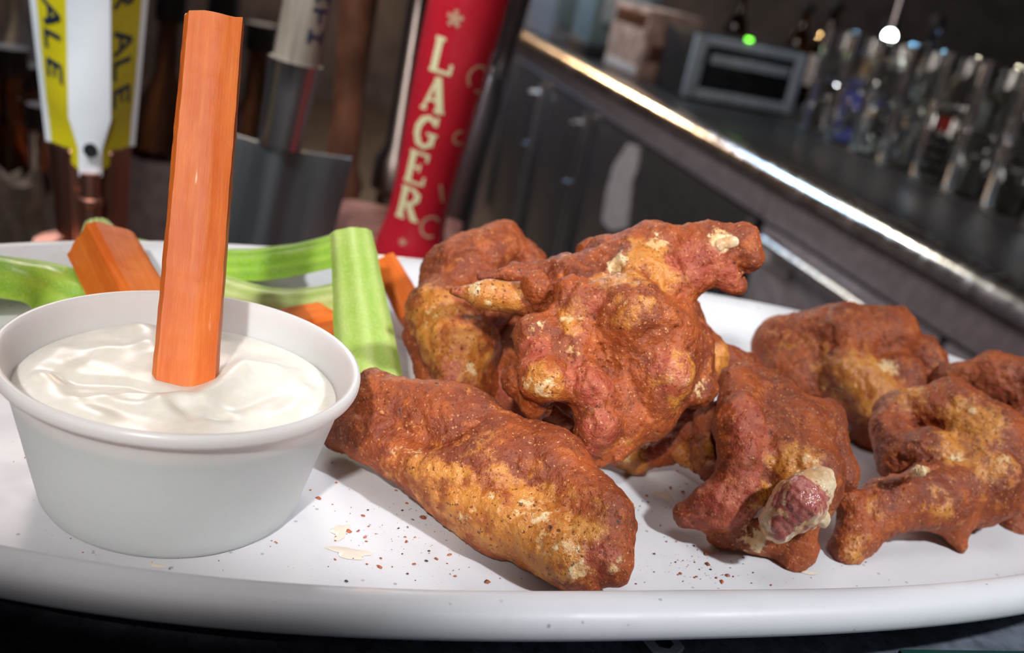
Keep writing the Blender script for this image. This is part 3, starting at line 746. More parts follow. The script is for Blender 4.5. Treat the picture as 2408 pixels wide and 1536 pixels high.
# ================================================================== DIP CUP
CX, CY, CHT, CRB, CRT = -65.3, 192.3, 32.7, 26.6, 36.5
def wall_r(z): return CRB + (34.2 - CRB) * (z / 30.0)
e = empty('dip_cup', (CX, CY, 0.05), 'white plastic dip cup with ranch at the left of the platter', 'cup')
prof = [(0, .9), (CRB - 2.5, .9), (CRB - 1.2, .9), (CRB - .6, 1.6)] + [(wall_r(z) - .55, z) for z in (4, 10, 16, 22, 27, 29.5)] + [(33.9, 30.6), (34.4, 31.9), (35.0, 32.5), (35.7, 32.7), (36.3, 32.4), (36.55, 31.6), (36.5, 30.6), (36.2, 29.9), (35.5, 29.6), (34.8, 29.4), (34.2, 28.6)] + \
       [(wall_r(z), z) for z in (27, 22, 16, 10, 4, 1.5)] + [(CRB - .3, .4), (CRB - 1.0, 0), (CRB - 3, 0), (CRB - 4, .5), (0, .5)]
MB().lathe(prof, 128, cap=False).make('cup_wall', M['cup'], e, sharp=None)
# ranch
SZ = 25.4
ang = np.arange(160) * 2 * math.pi / 160; rad = np.linspace(0, 1, 70) ** .85
RS = wall_r(SZ) - .75
cpt = onz(437, 884, SZ)
def polydist(pts, X):
    P2 = np.array([onz(a, b, SZ)[:2] for a, b in pts]); best = np.full(len(X), 1e9)
    for a, b in zip(P2[:-1], P2[1:]):
        ab = b - a; t = np.clip(((X - a) @ ab) / (ab @ ab), 0, 1); best = np.minimum(best, np.linalg.norm(X - a - t[:, None] * ab, axis=1))
    return best
XY = np.array([[CX + RS * r * math.cos(a), CY + RS * r * math.sin(a)] for r in rad for a in ang])
hz = np.full(len(XY), 0.0)
for pts, hgt, wd in (([(230, 770), (300, 765), (350, 800), (365, 850)], 2.3, 4.2), ([(110, 880), (180, 900), (300, 905), (390, 925)], -1.0, 2.2), ([(300, 860), (250, 830)], .8, 4),
                     ([(380, 955), (470, 945), (530, 900), (575, 868), (640, 880)], 1.9, 3.0), ([(420, 965), (450, 985), (520, 985)], -.9, 1.8), ([(250, 950), (360, 970), (480, 985)], .8, 2.4),
                     ([(600, 830), (680, 840), (740, 900)], -.8, 3.2), ([(700, 880), (715, 940), (660, 980)], .7, 2.4), ([(140, 830), (100, 880), (130, 940), (230, 985)], .9, 3.2), ([(560, 960), (640, 930)], -.6, 2.2),
                     ([(90, 900), (200, 840), (330, 830)], .7, 2.4), ([(180, 950), (300, 935), (420, 940)], .6, 1.8)):
    hz += hgt * np.exp(-(polydist(pts, XY) / wd) ** 2)
dc = np.linalg.norm(XY - cpt[:2], axis=1); hz -= 1.4 * np.exp(-(dc / 7.5) ** 2)
p3 = np.column_stack([XY, np.zeros(len(XY))]); hz += .22 * vnoise(p3, 6.0, 1.7) + .04 * vnoise(p3, 2.6, 4.1)
hz *= .95; rr = np.linalg.norm(XY - [CX, CY], axis=1) / RS; hz = hz * (1 - np.clip((rr - .82) / .18, 0, 1) ** 2) - .5 * np.clip((rr - .9) / .1, 0, 1) ** 2 + .45
sv = np.column_stack([XY, SZ + hz]); nA, nR = len(ang), len(rad)
sf = [[i * nA + j, (i + 1) * nA + j, (i + 1) * nA + (j + 1) % nA, i * nA + (j + 1) % nA] for i in range(nR - 1) for j in range(nA)]
ext = []
for z in (20, 10, 2.2):
    q = wall_r(z) - .75; ext += [(CX + q * math.cos(a), CY + q * math.sin(a), z) for a in ang]
sv = np.vstack([sv, ext]); b = (nR - 1) * nA
for i in range(3): sf += [[b + i * nA + j, b + (i + 1) * nA + j, b + (i + 1) * nA + (j + 1) % nA, b + i * nA + (j + 1) % nA] for j in range(nA)]
sf.append([b + 3 * nA + j for j in range(nA)][::-1])
o = link('ranch_dip', sv, sf, M['sauce'], None, (CX, CY, 2.2)); tag(o, 'swirled white ranch dip filling the plastic cup', 'sauce')

# ================================================================== CARROTS
def stick(name, p0, p1, w0, w1, tw, label, n=70, seedk=0., ragged=.5, sect=None, mat='carrot'):
    """irregular cut stick along p0-p1; face direction tw (a vector) is the broad side"""
    p0, p1 = np.array(p0), np.array(p1); T = p1 - p0; L = np.linalg.norm(T); T /= L
    Nn = np.array(tw, float); Nn -= T * (Nn @ T); Nn /= np.linalg.norm(Nn); S = np.cross(T, Nn)
    # section: x along S (image right when N faces the camera), y along N
    poly = np.array(sect if sect is not None else [(-.5, -.42), (.5, -.42), (.5, .36), (.36, .42), (-.40, .42), (-.5, .30)])
    sub = []
    for a, b in zip(poly, np.roll(poly, -1, 0)):
        m_ = max(2, int(np.linalg.norm(b - a) * 9)); sub += [a + (b - a) * q / m_ for q in range(m_)]
    sub = np.array(sub); k = len(sub); v = []
    for i in range(n + 1):
        t = i / n; wd = w0 + (w1 - w0) * t; P = p0 + T * L * t
        for s_ in sub: v.append(P + S * s_[0] * wd[0] + Nn * s_[1] * wd[1])
    v = np.array(v); c = np.repeat(np.array([p0 + T * L * i / n for i in range(n + 1)]), k, 0); d = v - c
    # gentle waviness along the length, stronger across
    loc = np.column_stack([d @ S, d @ Nn, (v - p0) @ T])
    v = v + d * (.014 * vnoise(loc * [1, 1, .25], 4.0, seedk)[:, None] + .016 * vnoise(loc, 2.6, seedk + 5)[:, None])
    endk = np.zeros(len(v)); endk[-k:] = 1
    v = v + np.outer(endk * ragged * vnoise(loc, 1.6, seedk + 9), T)
    f = [[i * k + j, i * k + (j + 1) % k, (i + 1) * k + (j + 1) % k, (i + 1) * k + j] for i in range(n) for j in range(k)]
    v = np.vstack([v, p0, p1 + T * .2]); a0, a1 = len(v) - 2, len(v) - 1
    f += [[a0, (j + 1) % k, j] for j in range(k)] + [[a1, n * k + j, n * k + (j + 1) % k] for j in range(k)]
    if np.cross(sub[1] - sub[0], sub[k // 2] - sub[0]) < 0: f = [q[::-1] for q in f]
    # local frame along the stick so the grain runs lengthwise
    R3 = np.column_stack([S, Nn, T]); base = p0
    o = link(name, (v - base) @ R3, f, M[mat], None, (0, 0, 0), True, None, 32)
    mm = Matrix([list(R3[i]) + [base[i] * .001] for i in range(3)] + [[0, 0, 0, 1]]); o.matrix_world = mm
    return tag(o, label, 'carrot')
W2 = lambda a, b: np.array([a, b], float)
cb = onz(437, 884, SZ - .5); db = (cb - EYE) @ CF
ct = V(506, 48, db + 4)
dirc = (ct - cb) / np.linalg.norm(ct - cb)
stick('carrot_stick', cb - dirc * 6, ct, W2(13.2, 11), W2(12.2, 10), -CF + CR * .16, 'tall carrot stick standing upright in the ranch dip', 110, 2.3, .8,
      [(-.5, -.40), (.42, -.42), (.5, -.1), (.5, .34), (.12, .46), (-.40, .43), (-.5, .24)])
stick('carrot_stick', V(345, 770, 285), V(240, 570, 303), W2(17, 17), W2(15.5, 16), CU * .75 + CR * .62 - CF * .30, 'thick carrot chunk lying over celery behind the dip cup', 40, 6.1, .7)
stick('carrot_stick', onz(640, 775, 5.6), onz(800, 742, 5.6), W2(10, 9), W2(10, 9), (0, -.4, 1), 'carrot stick mostly hidden under the celery behind the dip cup', 30, 9.4, .4)
stick('carrot_stick', V(975, 745, 330), V(905, 615, 338), W2(10, 10), W2(8, 8), (0, -1, .4), 'carrot stick poking out behind the upright celery piece', 30, 3.9, .5)

# ================================================================== CELERY
def celery(path, widths, Ns, label, mat, amax=1.1, thick=2.6, seedk=0., ribs=8, n=60):
    path = np.array(path, float); m_ = len(path); tt = np.linspace(0, 1, n + 1); kn = np.linspace(0, 1, m_)
    cf = np.polyfit(kn, path, min(3, m_ - 1)); pts = np.stack([sum(cf[i][a] * tt ** (len(cf) - 1 - i) for i in range(len(cf))) for a in range(3)], 1)
    wd = np.interp(tt, kn, widths); Nv = np.stack([np.interp(tt, kn, np.array(Ns, float)[:, a]) for a in range(3)], 1)
    v, rb = [], []; us = np.linspace(-1, 1, 41)
    for i in range(n + 1):
        T = pts[min(i + 1, n)] - pts[max(i - 1, 0)]; T /= np.linalg.norm(T); N = Nv[i] - T * (Nv[i] @ T); N /= np.linalg.norm(N); L = np.cross(T, N)
        R_ = wd[i] / 2 / math.sin(min(amax, 1.5))
        for side in (0, 1):
            for u in (us if side == 0 else us[::-1]):
                a = u * amax; edge = 1 - abs(u) ** 6
                rib = math.cos(ribs * math.pi * u)
                r = R_ + (.17 * rib * edge if side == 0 else -thick * (edge * .85 + .15))
                v.append(pts[i] + L * r * math.sin(a) + N * (r * math.cos(a) - R_)); rb.append(.5 + .5 * rib if side == 0 else .9)
    k = 2 * len(us); v = np.array(v)
    v += .18 * np.stack([vnoise(v, 6., seedk + q) for q in range(3)], 1)
    v[-k:] += .5 * vnoise(v[-k:], 2.0, seedk)[:, None] * (pts[-1] - pts[-2]) / np.linalg.norm(pts[-1] - pts[-2])
    f = [[i * k + j, (i + 1) * k + j, (i + 1) * k + (j + 1) % k, i * k + (j + 1) % k] for i in range(n) for j in range(k)]
    h = len(us)
    for j in range(h - 1):
        f.append([j, j + 1, k - 2 - j, k - 1 - j]); q = n * k; f.append([q + k - 1 - j, q + k - 2 - j, q + j + 1, q + j])
    org = pts[0]
    o = link('celery_stick', v, f, M[mat], None, org, True, None, 50)
    at = o.data.attributes.new('rib', 'FLOAT', 'POINT'); at.data.foreach_set('value', rb)
    return tag(o, label, 'celery')
tc = -CF
celery([V(826, 534, 287), V(846, 680, 279), V(866, 830, 271), V(890, 1010, 262)], [12, 14.5, 17.5, 19], [tc + CR * .25] * 4, 'broad pale green celery piece standing between dip cup and wings', 'celery_light', .95, 3.2, 1.1, 3)
celery([V(225, 560, 338), V(420, 604, 335), (V(620, 606, 333)), V(830, 560, 328)], [11, 12.5, 13, 13], [tc * .9 + CU * .5] * 4, 'long bright green celery stalk curving behind the carrot stick', 'celery', 1.0, 2.6, 2.7, 4)
celery([V(470, 640, 332), V(600, 682, 326), V(700, 688, 322), V(830, 665, 318)], [12, 13, 13.5, 13], [tc * .6 + CU * .8] * 4, 'pale celery stalk lying under the bright green stalk', 'celery_pale', 1.1, 2.6, 4.4, 4)
celery([V(-190, 588, 262), V(20, 612, 280), V(150, 655, 292), V(330, 742, 290)], [20, 21, 20, 17], [tc * .75 + CU * .7] * 4, 'celery stalk at the left edge of the platter', 'celery', 1.15, 3.0, 6.2, 4)
celery([V(226, 512, 350), V(232, 545, 347), V(245, 600, 342)], [7, 13, 16], [tc + CR * .4] * 3, 'small pale celery tip behind the carrot chunk', 'celery_pale', .8, 1.6, 7.7, 4, 24)

# ================================================================== WINGS  (signed distance shapes, polygonised)
def surface_nets(F, org, h):
    s = F < 0; nx, ny, nz = F.shape
    idx = -np.ones((nx - 1, ny - 1, nz - 1), np.int64)
    cs = np.zeros((nx - 1, ny - 1, nz - 1), np.int8)
    for dx in (0, 1):
        for dy in (0, 1):
            for dz in (0, 1): cs += s[dx:nx - 1 + dx, dy:ny - 1 + dy, dz:nz - 1 + dz]
    act = (cs > 0) & (cs < 8); I = np.argwhere(act); idx[act] = np.arange(len(I))
    acc = np.zeros((len(I), 3)); cnt_ = np.zeros(len(I))
    cor = [(a, b, c) for a in (0, 1) for b in (0, 1) for c in (0, 1)]
    for a in cor:
        for ax in range(3):
            if a[ax]: continue
            b = list(a); b[ax] = 1
            f0 = F[I[:, 0] + a[0], I[:, 1] + a[1], I[:, 2] + a[2]]; f1 = F[I[:, 0] + b[0], I[:, 1] + b[1], I[:, 2] + b[2]]
            k = (f0 < 0) != (f1 < 0); t = np.where(k, f0 / np.where(k, f0 - f1, 1), 0)
            p = np.array(a, float)[None] + np.zeros((len(I), 3)); p[:, ax] = t
            acc[k] += p[k]; cnt_ += k
    v = (I + acc / cnt_[:, None]) * h + org
    quads = []
    for ax in range(3):
        sl0 = [slice(None)] * 3; sl1 = [slice(None)] * 3; sl0[ax] = slice(0, -1); sl1[ax] = slice(1, None)
        A, Bq = s[tuple(sl0)], s[tuple(sl1)]; E = np.argwhere(A != Bq)
        o1, o2 = [(1, 2), (2, 0), (0, 1)][ax]
        E = E[(E[:, o1] > 0) & (E[:, o2] > 0) & (E[:, o1] < F.shape[o1] - 1) & (E[:, o2] < F.shape[o2] - 1)]
        flip = A[E[:, 0], E[:, 1], E[:, 2]]
        def c(d1, d2):
            q = E.copy(); q[:, o1] -= d1; q[:, o2] -= d2; return idx[q[:, 0], q[:, 1], q[:, 2]]
        Q = np.stack([c(1, 1), c(0, 1), c(0, 0), c(1, 0)], 1); Q[~flip] = Q[~flip][:, ::-1]; quads.append(Q)
    return v, np.concatenate(quads)
def cone(a, b, ra, rb, X):
    ab = b - a; t = np.clip(((X - a) @ ab) / max(ab @ ab, 1e-6), 0, 1); return np.sqrt(((X - a - t[..., None] * ab) ** 2).sum(-1)) - (ra + (rb - ra) * t)
def smin(a, b, k):
    h_ = np.maximum(k - np.abs(a - b), 0) / k; return np.minimum(a, b) - h_ * h_ * k * .25
def lump(name, prims, mats, label=None, parent=None, origin=None, h=.5, k=3.5, amp=1.0, seedk=0., carves=(), paints=(), scale=1.0, cat='chicken wing', group=None, lift=None, squash=None):
    """prims: chains of (px, py, depth mm, radius px). scale moves the lump along its sight lines so that it rests on the plate"""
    ch = []
    for c_ in prims:
        q = [(EYE + scale * (V(a, b, d) - EYE), r * d * scale / FPX) for a, b, d, r in c_]
        if len(q) == 1: q = q * 2
        ch.append(q)
    allp = np.array([p for q in ch for p, r in q]); allr = np.array([r for q in ch for p, r in q])
    lo = (allp - allr[:, None]).min(0) - 4; hi = (allp + allr[:, None]).max(0) + 4
    n = np.ceil((hi - lo) / h).astype(int) + 1
    G = np.stack(np.meshgrid(*[lo[i] + h * np.arange(n[i]) for i in range(3)], indexing='ij'), -1).astype(np.float32)
    D = None
    for q in ch:
        for (pa, ra), (pb, rb) in zip(q[:-1], q[1:]):
            d = cone(pa.astype(np.float32), pb.astype(np.float32), ra, rb, G); D = d if D is None else smin(D, d, k)
    for c_ in carves:
        q = [(EYE + scale * (V(a, b, d) - EYE), r * d * scale / FPX) for a, b, d, r in c_]
        if len(q) == 1: q = q * 2
        for (pa, ra), (pb, rb) in zip(q[:-1], q[1:]):
            d = cone(pa.astype(np.float32), pb.astype(np.float32), ra, rb, G); D = -smin(-D, d + .8, 3.2)
    near = np.abs(D) < 4.5; X = G[near].astype(float)
    X2 = X + 1.6 * np.stack([vnoise(X, 7.0, seedk + q_) for q_ in (31, 32, 33)], 1)
    fold = (1 - np.abs(vnoise(X2 * [1, 1, .6], 8.5, seedk + 3)) * 3.2).clip(0, 1)
    nz = 1.5 * vnoise(X, 10.0, seedk) + .7 * fold ** 1.5 + .55 * vnoise(X2, 4.0, seedk + 7) + .30 * vnoise(X, 1.7, seedk + 11) + (.38 * vnoise(X, .9, seedk + 13) + .16 * np.maximum(0, vnoise(X, .6, seedk + 17))) / max(amp, .5) * .8
    D[near] += (amp * nz).astype(np.float32)
    v, f = surface_nets(D.astype(float), lo, h)
    v = np.column_stack([v[:, 0], v[:, 1], np.maximum(v[:, 2], 0.12)]) if lift is None else v
    org = origin if origin is not None else np.array([allp[:, 0].mean(), allp[:, 1].mean(), max(0.1, v[:, 2].min())])
    par_o = None
    o = link(name, v, f, mats, None, org, True)
    pc = np.zeros((len(v), 4), np.float32); pc[:, 3] = 1
    if paints:
        pp = pix(v)
        for px, py, rp, ci, am in paints:
            dd = np.hypot(pp[:, 0] - px, pp[:, 1] - py); kk = dd < max(14, rp * .35)
            if not kk.any(): continue
            cand = np.where(kk)[0]; c0 = v[cand[np.argmin(pp[cand, 2])]]; rm = rp * pp[cand, 2].min() / FPX
            dist = np.linalg.norm(v - c0, axis=1) + .22 * rm * vnoise(v, max(1.2, rm * .6), seedk + 21)
            pc[:, ci] = np.maximum(pc[:, ci], am * np.clip(1.4 - dist / rm, 0, 1))
    ca = o.data.attributes.new('paint', 'FLOAT_COLOR', 'POINT'); ca.data.foreach_set('color', pc.ravel())
    print('LUMP', name, 'verts', len(v), 'z', np.round(v[:, 2].min(), 1), np.round(v[:, 2].max(), 1))
    if parent is not None:
        o.location = o.location - parent.location; o.parent = parent
        if label: o['label'] = label
        return o
    return tag(o, label, cat, group)
G_, P_, R_C = 0, 1, 2
chk = M['chicken']
w1 = lump('chicken_wing', [
    [(885, 940, 244, 60), (1060, 1005, 240, 92), (1290, 1110, 229, 92), (1420, 1225, 218, 78)],
    [(855, 1035, 238, 46), (1040, 1130, 230, 72), (1180, 1225, 222, 78), (1340, 1310, 213, 74)],
    [(1150, 1120, 230, 110)], [(1425, 1325, 213, 72), (1390, 1345, 213, 52)], [(800, 1015, 248, 50), (880, 1000, 243, 70)], [(880, 890, 246, 20)]], chk,
    'flat chicken wing alone at the front, right of the dip cup', seedk=1.3, amp=.55, k=5,
    carves=[[(1100, 1330, 214, 10), (1230, 1330, 206, 9), (1340, 1350, 203, 8)]],
    paints=[(960, 1100, 110, 0, .7), (1100, 1080, 120, 0, .55), (1060, 1160, 130, 0, .8), (1200, 1200, 150, 0, 1), (1300, 1240, 120, 0, 1), (1130, 1250, 90, 0, .8), (1250, 1180, 60, 1, .4), (1330, 1255, 50, 1, .5), (950, 1050, 60, 1, .3), (1080, 1200, 40, 1, .4), (1170, 1160, 40, 1, .4), (1260, 1270, 40, 1, .4),
            (1400, 1330, 44, 2, .9), (1370, 1350, 30, 1, .8), (1440, 1340, 30, 1, .6)])
w2 = lump('chicken_wing', [
    [(1170, 580, 292, 60), (1090, 650, 288, 93), (1030, 725, 280, 74)], [(1190, 556, 293, 40), (1235, 610, 294, 44), (1260, 660, 294, 52)],
    [(1030, 735, 276, 76), (1080, 825, 270, 88), (1080, 900, 266, 66), (1060, 960, 268, 50)], [(1130, 720, 282, 80)], [(990, 800, 278, 44), (1010, 880, 276, 36)], [(1120, 900, 270, 50), (1180, 920, 276, 50)]], chk,
    'rounded wing at the back left of the pile, touching the celery', seedk=5.7, amp=.85, scale=1.03,
    carves=[[(1050, 845, 252, 20), (1062, 885, 250, 15)], [(1000, 850, 262, 8), (1020, 900, 258, 8)], [(1110, 850, 254, 8), (1130, 920, 252, 8)]],
    paints=[(1010, 700, 80, 0, .9), (1060, 780, 100, 0, .8), (980, 790, 60, 0, .9), (1130, 850, 60, 0, .8), (1000, 740, 30, 1, .45), (1120, 860, 24, 1, .5), (1050, 860, 40, 2, .7), (1160, 600, 60, 2, .35)])
w3 = lump('chicken_wing', [
    [(1300, 745, 252, 76), (1440, 770, 249, 120), (1560, 800, 252, 100)],
    [(1480, 880, 246, 106), (1450, 980, 241, 68), (1425, 1060, 238, 34)], [(1610, 860, 252, 60), (1520, 985, 244, 48), (1450, 1060, 239, 26)], [(1640, 790, 256, 42), (1640, 910, 253, 42)],
    [(1350, 690, 241, 40), (1345, 800, 237, 40), (1385, 920, 233, 46), (1400, 1010, 233, 38), (1420, 1070, 236, 24)],
    [(1490, 735, 239, 92), (1570, 780, 242, 72)], [(1560, 880, 240, 66)],
    [(1262, 790, 238, 58), (1280, 885, 234, 62)], [(1215, 890, 244, 36), (1260, 950, 240, 36)], [(1255, 672, 245, 36)], [(1130, 652, 254, 7), (1210, 640, 257, 20), (1330, 640, 260, 44)],
    [(1420, 615, 262, 54), (1530, 590, 258, 56), (1650, 590, 254, 52), (1740, 575, 252, 38)], [(1760, 560, 252, 22)],
    [(1690, 640, 254, 40), (1725, 672, 254, 26)], [(1768, 608, 252, 24)], [(1390, 600, 280, 42), (1500, 585, 276, 44)],
    [(1350, 645, 256, 50), (1480, 665, 254, 78), (1590, 665, 254, 58)]], chk,
    'whole wing lying on top of the pile with its tip pointing left', seedk=9.1, amp=.8, k=4.6,
    carves=[[(1318, 830, 224, 8), (1340, 920, 222, 13), (1345, 1000, 224, 10)], [(1405, 690, 234, 13), (1392, 730, 230, 9)], [(1480, 900, 226, 7), (1560, 850, 230, 7)], [(1640, 720, 240, 13), (1600, 700, 238, 8)], [(1620, 830, 238, 9), (1600, 940, 234, 8)],
            [(1330, 650, 244, 10), (1440, 645, 246, 8), (1580, 640, 244, 8)], [(1690, 600, 240, 12), (1740, 605, 242, 10)]],
    paints=[(1260, 905, 60, 0, 1), (1275, 930, 34, 1, .6), (1250, 745, 34, 1, .5), (1240, 815, 44, 2, 1), (1230, 900, 24, 1, .6), (1450, 620, 80, 0, 1), (1520, 575, 60, 0, 1), (1440, 620, 34, 1, .8), (1550, 560, 30, 1, .6), (1580, 640, 60, 0, .9), (1705, 572, 30, 1, 1), (1640, 600, 70, 2, .8), (1690, 640, 50, 2, .9), (1720, 670, 40, 2, .9),
            (1345, 720, 50, 0, .7), (1335, 740, 34, 1, .4), (1345, 820, 34, 1, .3), (1500, 720, 80, 0, .7), (1470, 710, 30, 1, .3), (1625, 860, 60, 0, 1), (1605, 900, 40, 1, .45), (1660, 910, 34, 1, .5), (1385, 900, 80, 2, .8), (1400, 1000, 70, 2, .7), (1390, 1060, 40, 2, .6), (1360, 780, 40, 2, .4), (1620, 940, 50, 0, .9), (1395, 705, 34, 2, .6), (1565, 890, 70, 2, .7)])
lump('wing_tip', [[(1066, 684, 246, 12), (1140, 692, 246, 29), (1240, 704, 249, 44)]], chk, 'smooth tan pointed wing tip', w3, h=.4, amp=.22, seedk=3.3, lift=1,
    paints=[(1120, 688, 70, 0, 1), (1190, 700, 70, 0, 1), (1110, 675, 26, 1, .6), (1160, 690, 30, 1, .5), (1066, 684, 12, 2, 1)])
lump('bone_end', [[(1690, 577, 249, 20), (1722, 568, 249, 17)]], M['bone'], 'pale bone end', w3, h=.4, amp=.3, seedk=6.6, lift=1)
w6 = lump('chicken_wing', [
    [(1775, 915, 272, 62), (1800, 960, 268, 90), (1845, 1040, 258, 104), (1875, 1120, 248, 100), (1880, 1180, 242, 78)],
    [(1735, 905, 262, 48), (1740, 1000, 250, 54), (1745, 1080, 245, 50), (1735, 1150, 244, 54)], [(1740, 1160, 244, 62), (1680, 1190, 242, 54), (1612, 1208, 243, 34)],
    [(1670, 985, 266, 34), (1655, 1080, 262, 34), (1700, 1130, 254, 34)], [(1930, 990, 264, 62), (1970, 1110, 258, 48)],
    [(1870, 1270, 243, 50), (1855, 1312, 243, 28), (1900, 1300, 244, 24)], [(1690, 1262, 244, 26), (1790, 1265, 244, 36), (1860, 1250, 244, 40)]], chk,
    'drumette with an exposed pink bone end facing the camera, right of centre', seedk=13.9, amp=.8, k=3.8,
    carves=[[(1700, 1010, 244, 18), (1705, 1100, 238, 16)], [(1800, 960, 244, 8), (1800, 1080, 234, 9), (1780, 1160, 230, 9)], [(1690, 1240, 234, 8), (1790, 1235, 230, 8)]],
    paints=[(1860, 1060, 70, 0, 1), (1890, 1090, 44, 1, .5), (1770, 1000, 70, 2, .9), (1750, 940, 60, 2, .8), (1740, 1100, 60, 2, .8), (1650, 1190, 90, 2, .8), (1810, 1180, 40, 0, 1), (1930, 1050, 50, 0, .4), (1770, 1265, 44, 1, .7), (1690, 1262, 30, 0, .8), (1640, 1050, 40, 0, .8), (1920, 900, 50, 0, .4), (1930, 1240, 24, 1, .9)])
lump('bone_end', [[(1832, 1228, 231, 46), (1882, 1180, 231, 56), (1925, 1135, 233, 40)], [(1935, 1225, 234, 17)]], M['bone'], 'pink and white exposed bone end', w6, h=.4, amp=.6, seedk=4.4, lift=1, paints=[(1885, 1165, 66, 2, 1), (1825, 1245, 34, 2, .9), (1860, 1200, 40, 2, .7)])
w7 = lump('chicken_wing', [
    [(1850, 815, 330, 78), (1975, 800, 326, 86), (2085, 790, 326, 76)], [(1990, 890, 318, 92), (2060, 945, 312, 68), (2048, 1010, 308, 54)], [(2160, 835, 328, 56), (2200, 880, 326, 46)], [(2112, 752, 332, 36)], [(1870, 890, 322, 74)], [(2110, 900, 316, 70)]], chk,  # lower end of the second chain is added to fill a shadowed gap
    'thick flat wing at the back right, below the steel counter', seedk=17.7, amp=.7, scale=1.04,
    carves=[[(2095, 845, 296, 6), (2120, 835, 300, 6)]],
    paints=[(2050, 850, 80, 0, 1), (1990, 840, 70, 0, .7), (2090, 850, 30, 1, .8), (2010, 920, 80, 0, .9), (1930, 860, 60, 0, .6), (1950, 920, 26, 1, .5), (1880, 800, 50, 0, .4)])
w8 = lump('chicken_wing', [
    [(2120, 965, 292, 58), (2220, 975, 290, 82), (2310, 1040, 284, 96), (2310, 1130, 276, 98), (2200, 1170, 268, 76), (2090, 1190, 260, 60), (2010, 1270, 254, 50), (1990, 1290, 252, 46)],
    [(2095, 1010, 286, 44), (2110, 1090, 278, 44)], [(2240, 1240, 268, 40), (2258, 1285, 266, 18)], [(2360, 1090, 282, 80)], [(2180, 1060, 276, 60)], [(1965, 1150, 258, 24), (2010, 1190, 256, 40)], [(2118, 1134, 255, 7), (2165, 1112, 250, 15), (2205, 1098, 252, 13)]], chk,
    'curled wing at the right edge with a yellow skin fold', seedk=21.1, amp=.8, k=4.2,
    carves=[[(2070, 1120, 262, 18)], [(2095, 1100, 254, 14), (2150, 1060, 254, 12), (2200, 1015, 258, 9)], [(2100, 1140, 250, 8), (2200, 1140, 250, 8)]],
    paints=[(2170, 1110, 40, 1, 1), (2140, 1120, 50, 0, 1), (2270, 980, 80, 0, 1), (2250, 1040, 60, 0, .9), (2310, 1060, 70, 0, .8), (2260, 1060, 24, 1, .6), (2370, 1070, 24, 1, .5), (2280, 960, 24, 1, .5), (2020, 1280, 50, 0, .6), (2130, 910, 50, 0, .8), (2060, 1190, 40, 0, .6), (2330, 960, 40, 0, .6), (2360, 1150, 60, 0, .5), (2240, 1200, 60, 0, .5)])
lump('bone_end', [[(1995, 1302, 250, 25), (2020, 1302, 251, 21)]], M['bone'], 'small pinkish bone end', w8, h=.45, amp=.4, seedk=8.4, lift=1, paints=[(2000, 1300, 26, 2, 1)])
w9 = lump('chicken_wing', [
    [(2265, 895, 318, 44), (2340, 895, 317, 62), (2420, 905, 314, 66), (2480, 960, 310, 80)], [(2430, 1020, 304, 80), (2440, 1140, 296, 70), (2385, 1240, 288, 40)], [(2460, 1180, 294, 70)], [(2230, 900, 322, 46)]], chk,
    'reddish wing at the far right edge, behind the curled wing', seedk=25.3, amp=.7, paints=[(2340, 900, 60, 2, .4)])
w5 = lump('chicken_wing', [
    [(1425, 1070, 270, 26), (1500, 1078, 270, 36), (1570, 1052, 270, 40), (1620, 1000, 272, 44)], [(1310, 1000, 276, 46), (1450, 1020, 272, 46)], [(1600, 1060, 266, 32), (1628, 1092, 262, 16)], [(1195, 765, 296, 54), (1170, 850, 290, 50), (1175, 910, 282, 42), (1290, 960, 278, 56)], [(1280, 960, 262, 22), (1330, 990, 262, 18)]], chk,  # the chain reaching up at the back is added bulk, filling a shadowed gap
    'small bony wing piece underneath the top wing', seedk=29.2, amp=.6, k=2.2,
    carves=[[(1440, 1050, 258, 14), (1500, 1040, 258, 12)]],
    paints=[(1480, 1100, 50, 0, 1), (1450, 1080, 22, 1, .6), (1600, 1070, 40, 0, 1), (1160, 890, 70, 2, 1), (1190, 930, 60, 2, 1), (1540, 1050, 40, 2, .7), (1280, 970, 30, 1, .4)])
w10 = lump('chicken_wing', [
    [(1600, 745, 284, 58), (1650, 835, 280, 46), (1655, 900, 274, 44)], [(1690, 850, 290, 40), (1760, 868, 296, 40)], [(1560, 900, 284, 60)], [(1620, 950, 276, 50)]], chk,
    'knobbly brown wing half hidden behind the top wing', seedk=33.8, amp=.8, paints=[(1700, 830, 50, 0, 1), (1600, 800, 40, 0, .6), (1720, 850, 40, 0, .9)])

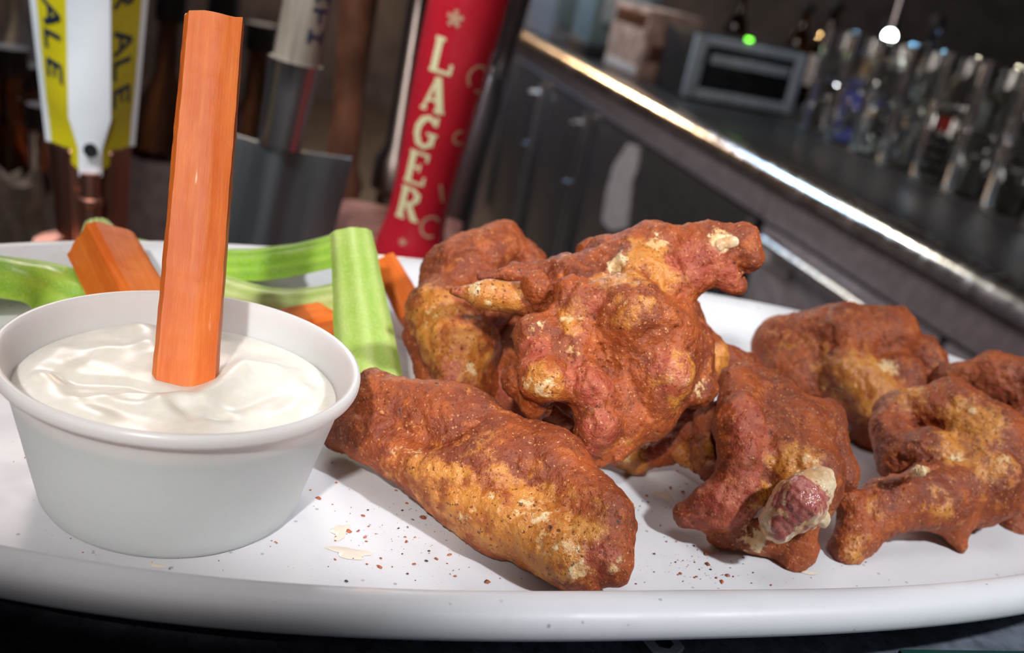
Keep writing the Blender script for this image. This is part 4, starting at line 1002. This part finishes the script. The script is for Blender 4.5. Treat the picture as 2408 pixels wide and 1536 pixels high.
# ================================================================== SPICE ON THE PLATE
def flakes(name, spec, mat, label):
    v, f = [], []
    for (px, py, sx, sy, n, sm) in spec:
        for i in range(n):
            a, b = random.gauss(px, sx), random.gauss(py, sy)
            if a < -40 or a > 2440: continue
            P = onz(a, b, .12); r = sm * (.28 + random.random() ** 5 * 1.5); q = random.random() * 6.28; el = .5 + .5 * random.random(); k = len(v); ns = 6
            dx, dy = P[0] - PC[0], P[1] - PC[1]; lx = dx * math.cos(PANG) + dy * math.sin(PANG); ly = -dx * math.sin(PANG) + dy * math.cos(PANG)
            edge = prad(np.array([math.atan2(ly, lx)]))[0] - math.hypot(lx, ly)
            if edge < 27: continue
            for j in range(ns):
                t = j * 6.283 / ns; rr_ = r * (.7 + .5 * random.random()); x, y = rr_ * math.cos(t), rr_ * el * math.sin(t)
                v.append((P[0] + x * math.cos(q) - y * math.sin(q), P[1] + x * math.sin(q) + y * math.cos(q), .12 + random.random() * .1))
            v.append((P[0], P[1], .15 + min(.5, r * .6))); f += [[k + j, k + (j + 1) % ns, k + ns] for j in range(ns)]
    o = link(name, v, f, mat, None, (PC[0], PC[1], .1), False); return tag(o, label, 'spice', None, 'stuff')
gv, gf = [], []
for (px, py, rx, ry, q0) in ((800, 1250, 1.6, 3.2, .5), (822, 1300, 4.2, 2.0, .3), (1895, 1345, 3.0, .8, .2), (1560, 1165, 2.6, 2.2, .9), (370, 1330, 1.6, .6, 0)):
    P = onz(px, py, .14); k = len(gv)
    for j in range(20):
        t = j * math.pi / 10; r_ = 1 + .25 * math.sin(3 * t + q0) + .15 * math.sin(5 * t); gv.append((P[0] + rx * r_ * math.cos(t + q0), P[1] + ry * r_ * math.sin(t + q0), .14))
    gv.append((P[0], P[1], .5)); gf += [[k + j, k + (j + 1) % 20, k + 20] for j in range(20)]
o = link('grease_drops', gv, gf, M['grease'], None, (PC[0], PC[1], .1)); tag(o, 'clear orange-tinted grease drops on the white platter', 'grease', None, 'stuff')
flakes('paprika_flakes', [(990, 1240, 110, 60, 60, .45), (860, 1260, 60, 40, 26, .5), (1000, 1200, 60, 50, 20, .6), (640, 1275, 6, 4, 4, .9), (1600, 1340, 80, 40, 70, .42), (1560, 1170, 40, 40, 40, .4), (1650, 1360, 70, 30, 30, .5), (300, 1330, 260, 30, 14, .4), (80, 1150, 60, 80, 14, .4), (1150, 1340, 110, 25, 26, .45), (750, 1150, 40, 30, 12, .5), (1850, 1360, 120, 20, 12, .35)],
       M['paprika'], 'rusty paprika flakes scattered over the white platter')
flakes('pepper_specks', [(1000, 1270, 150, 60, 50, .26), (1620, 1340, 110, 50, 50, .26), (90, 1150, 90, 110, 22, .28), (1490, 1195, 8, 8, 5, .7), (1560, 1190, 40, 50, 16, .26), (700, 1340, 220, 20, 18, .25), (1900, 1350, 160, 30, 16, .22)],
       M['pepper'], 'dark pepper specks scattered over the white platter')
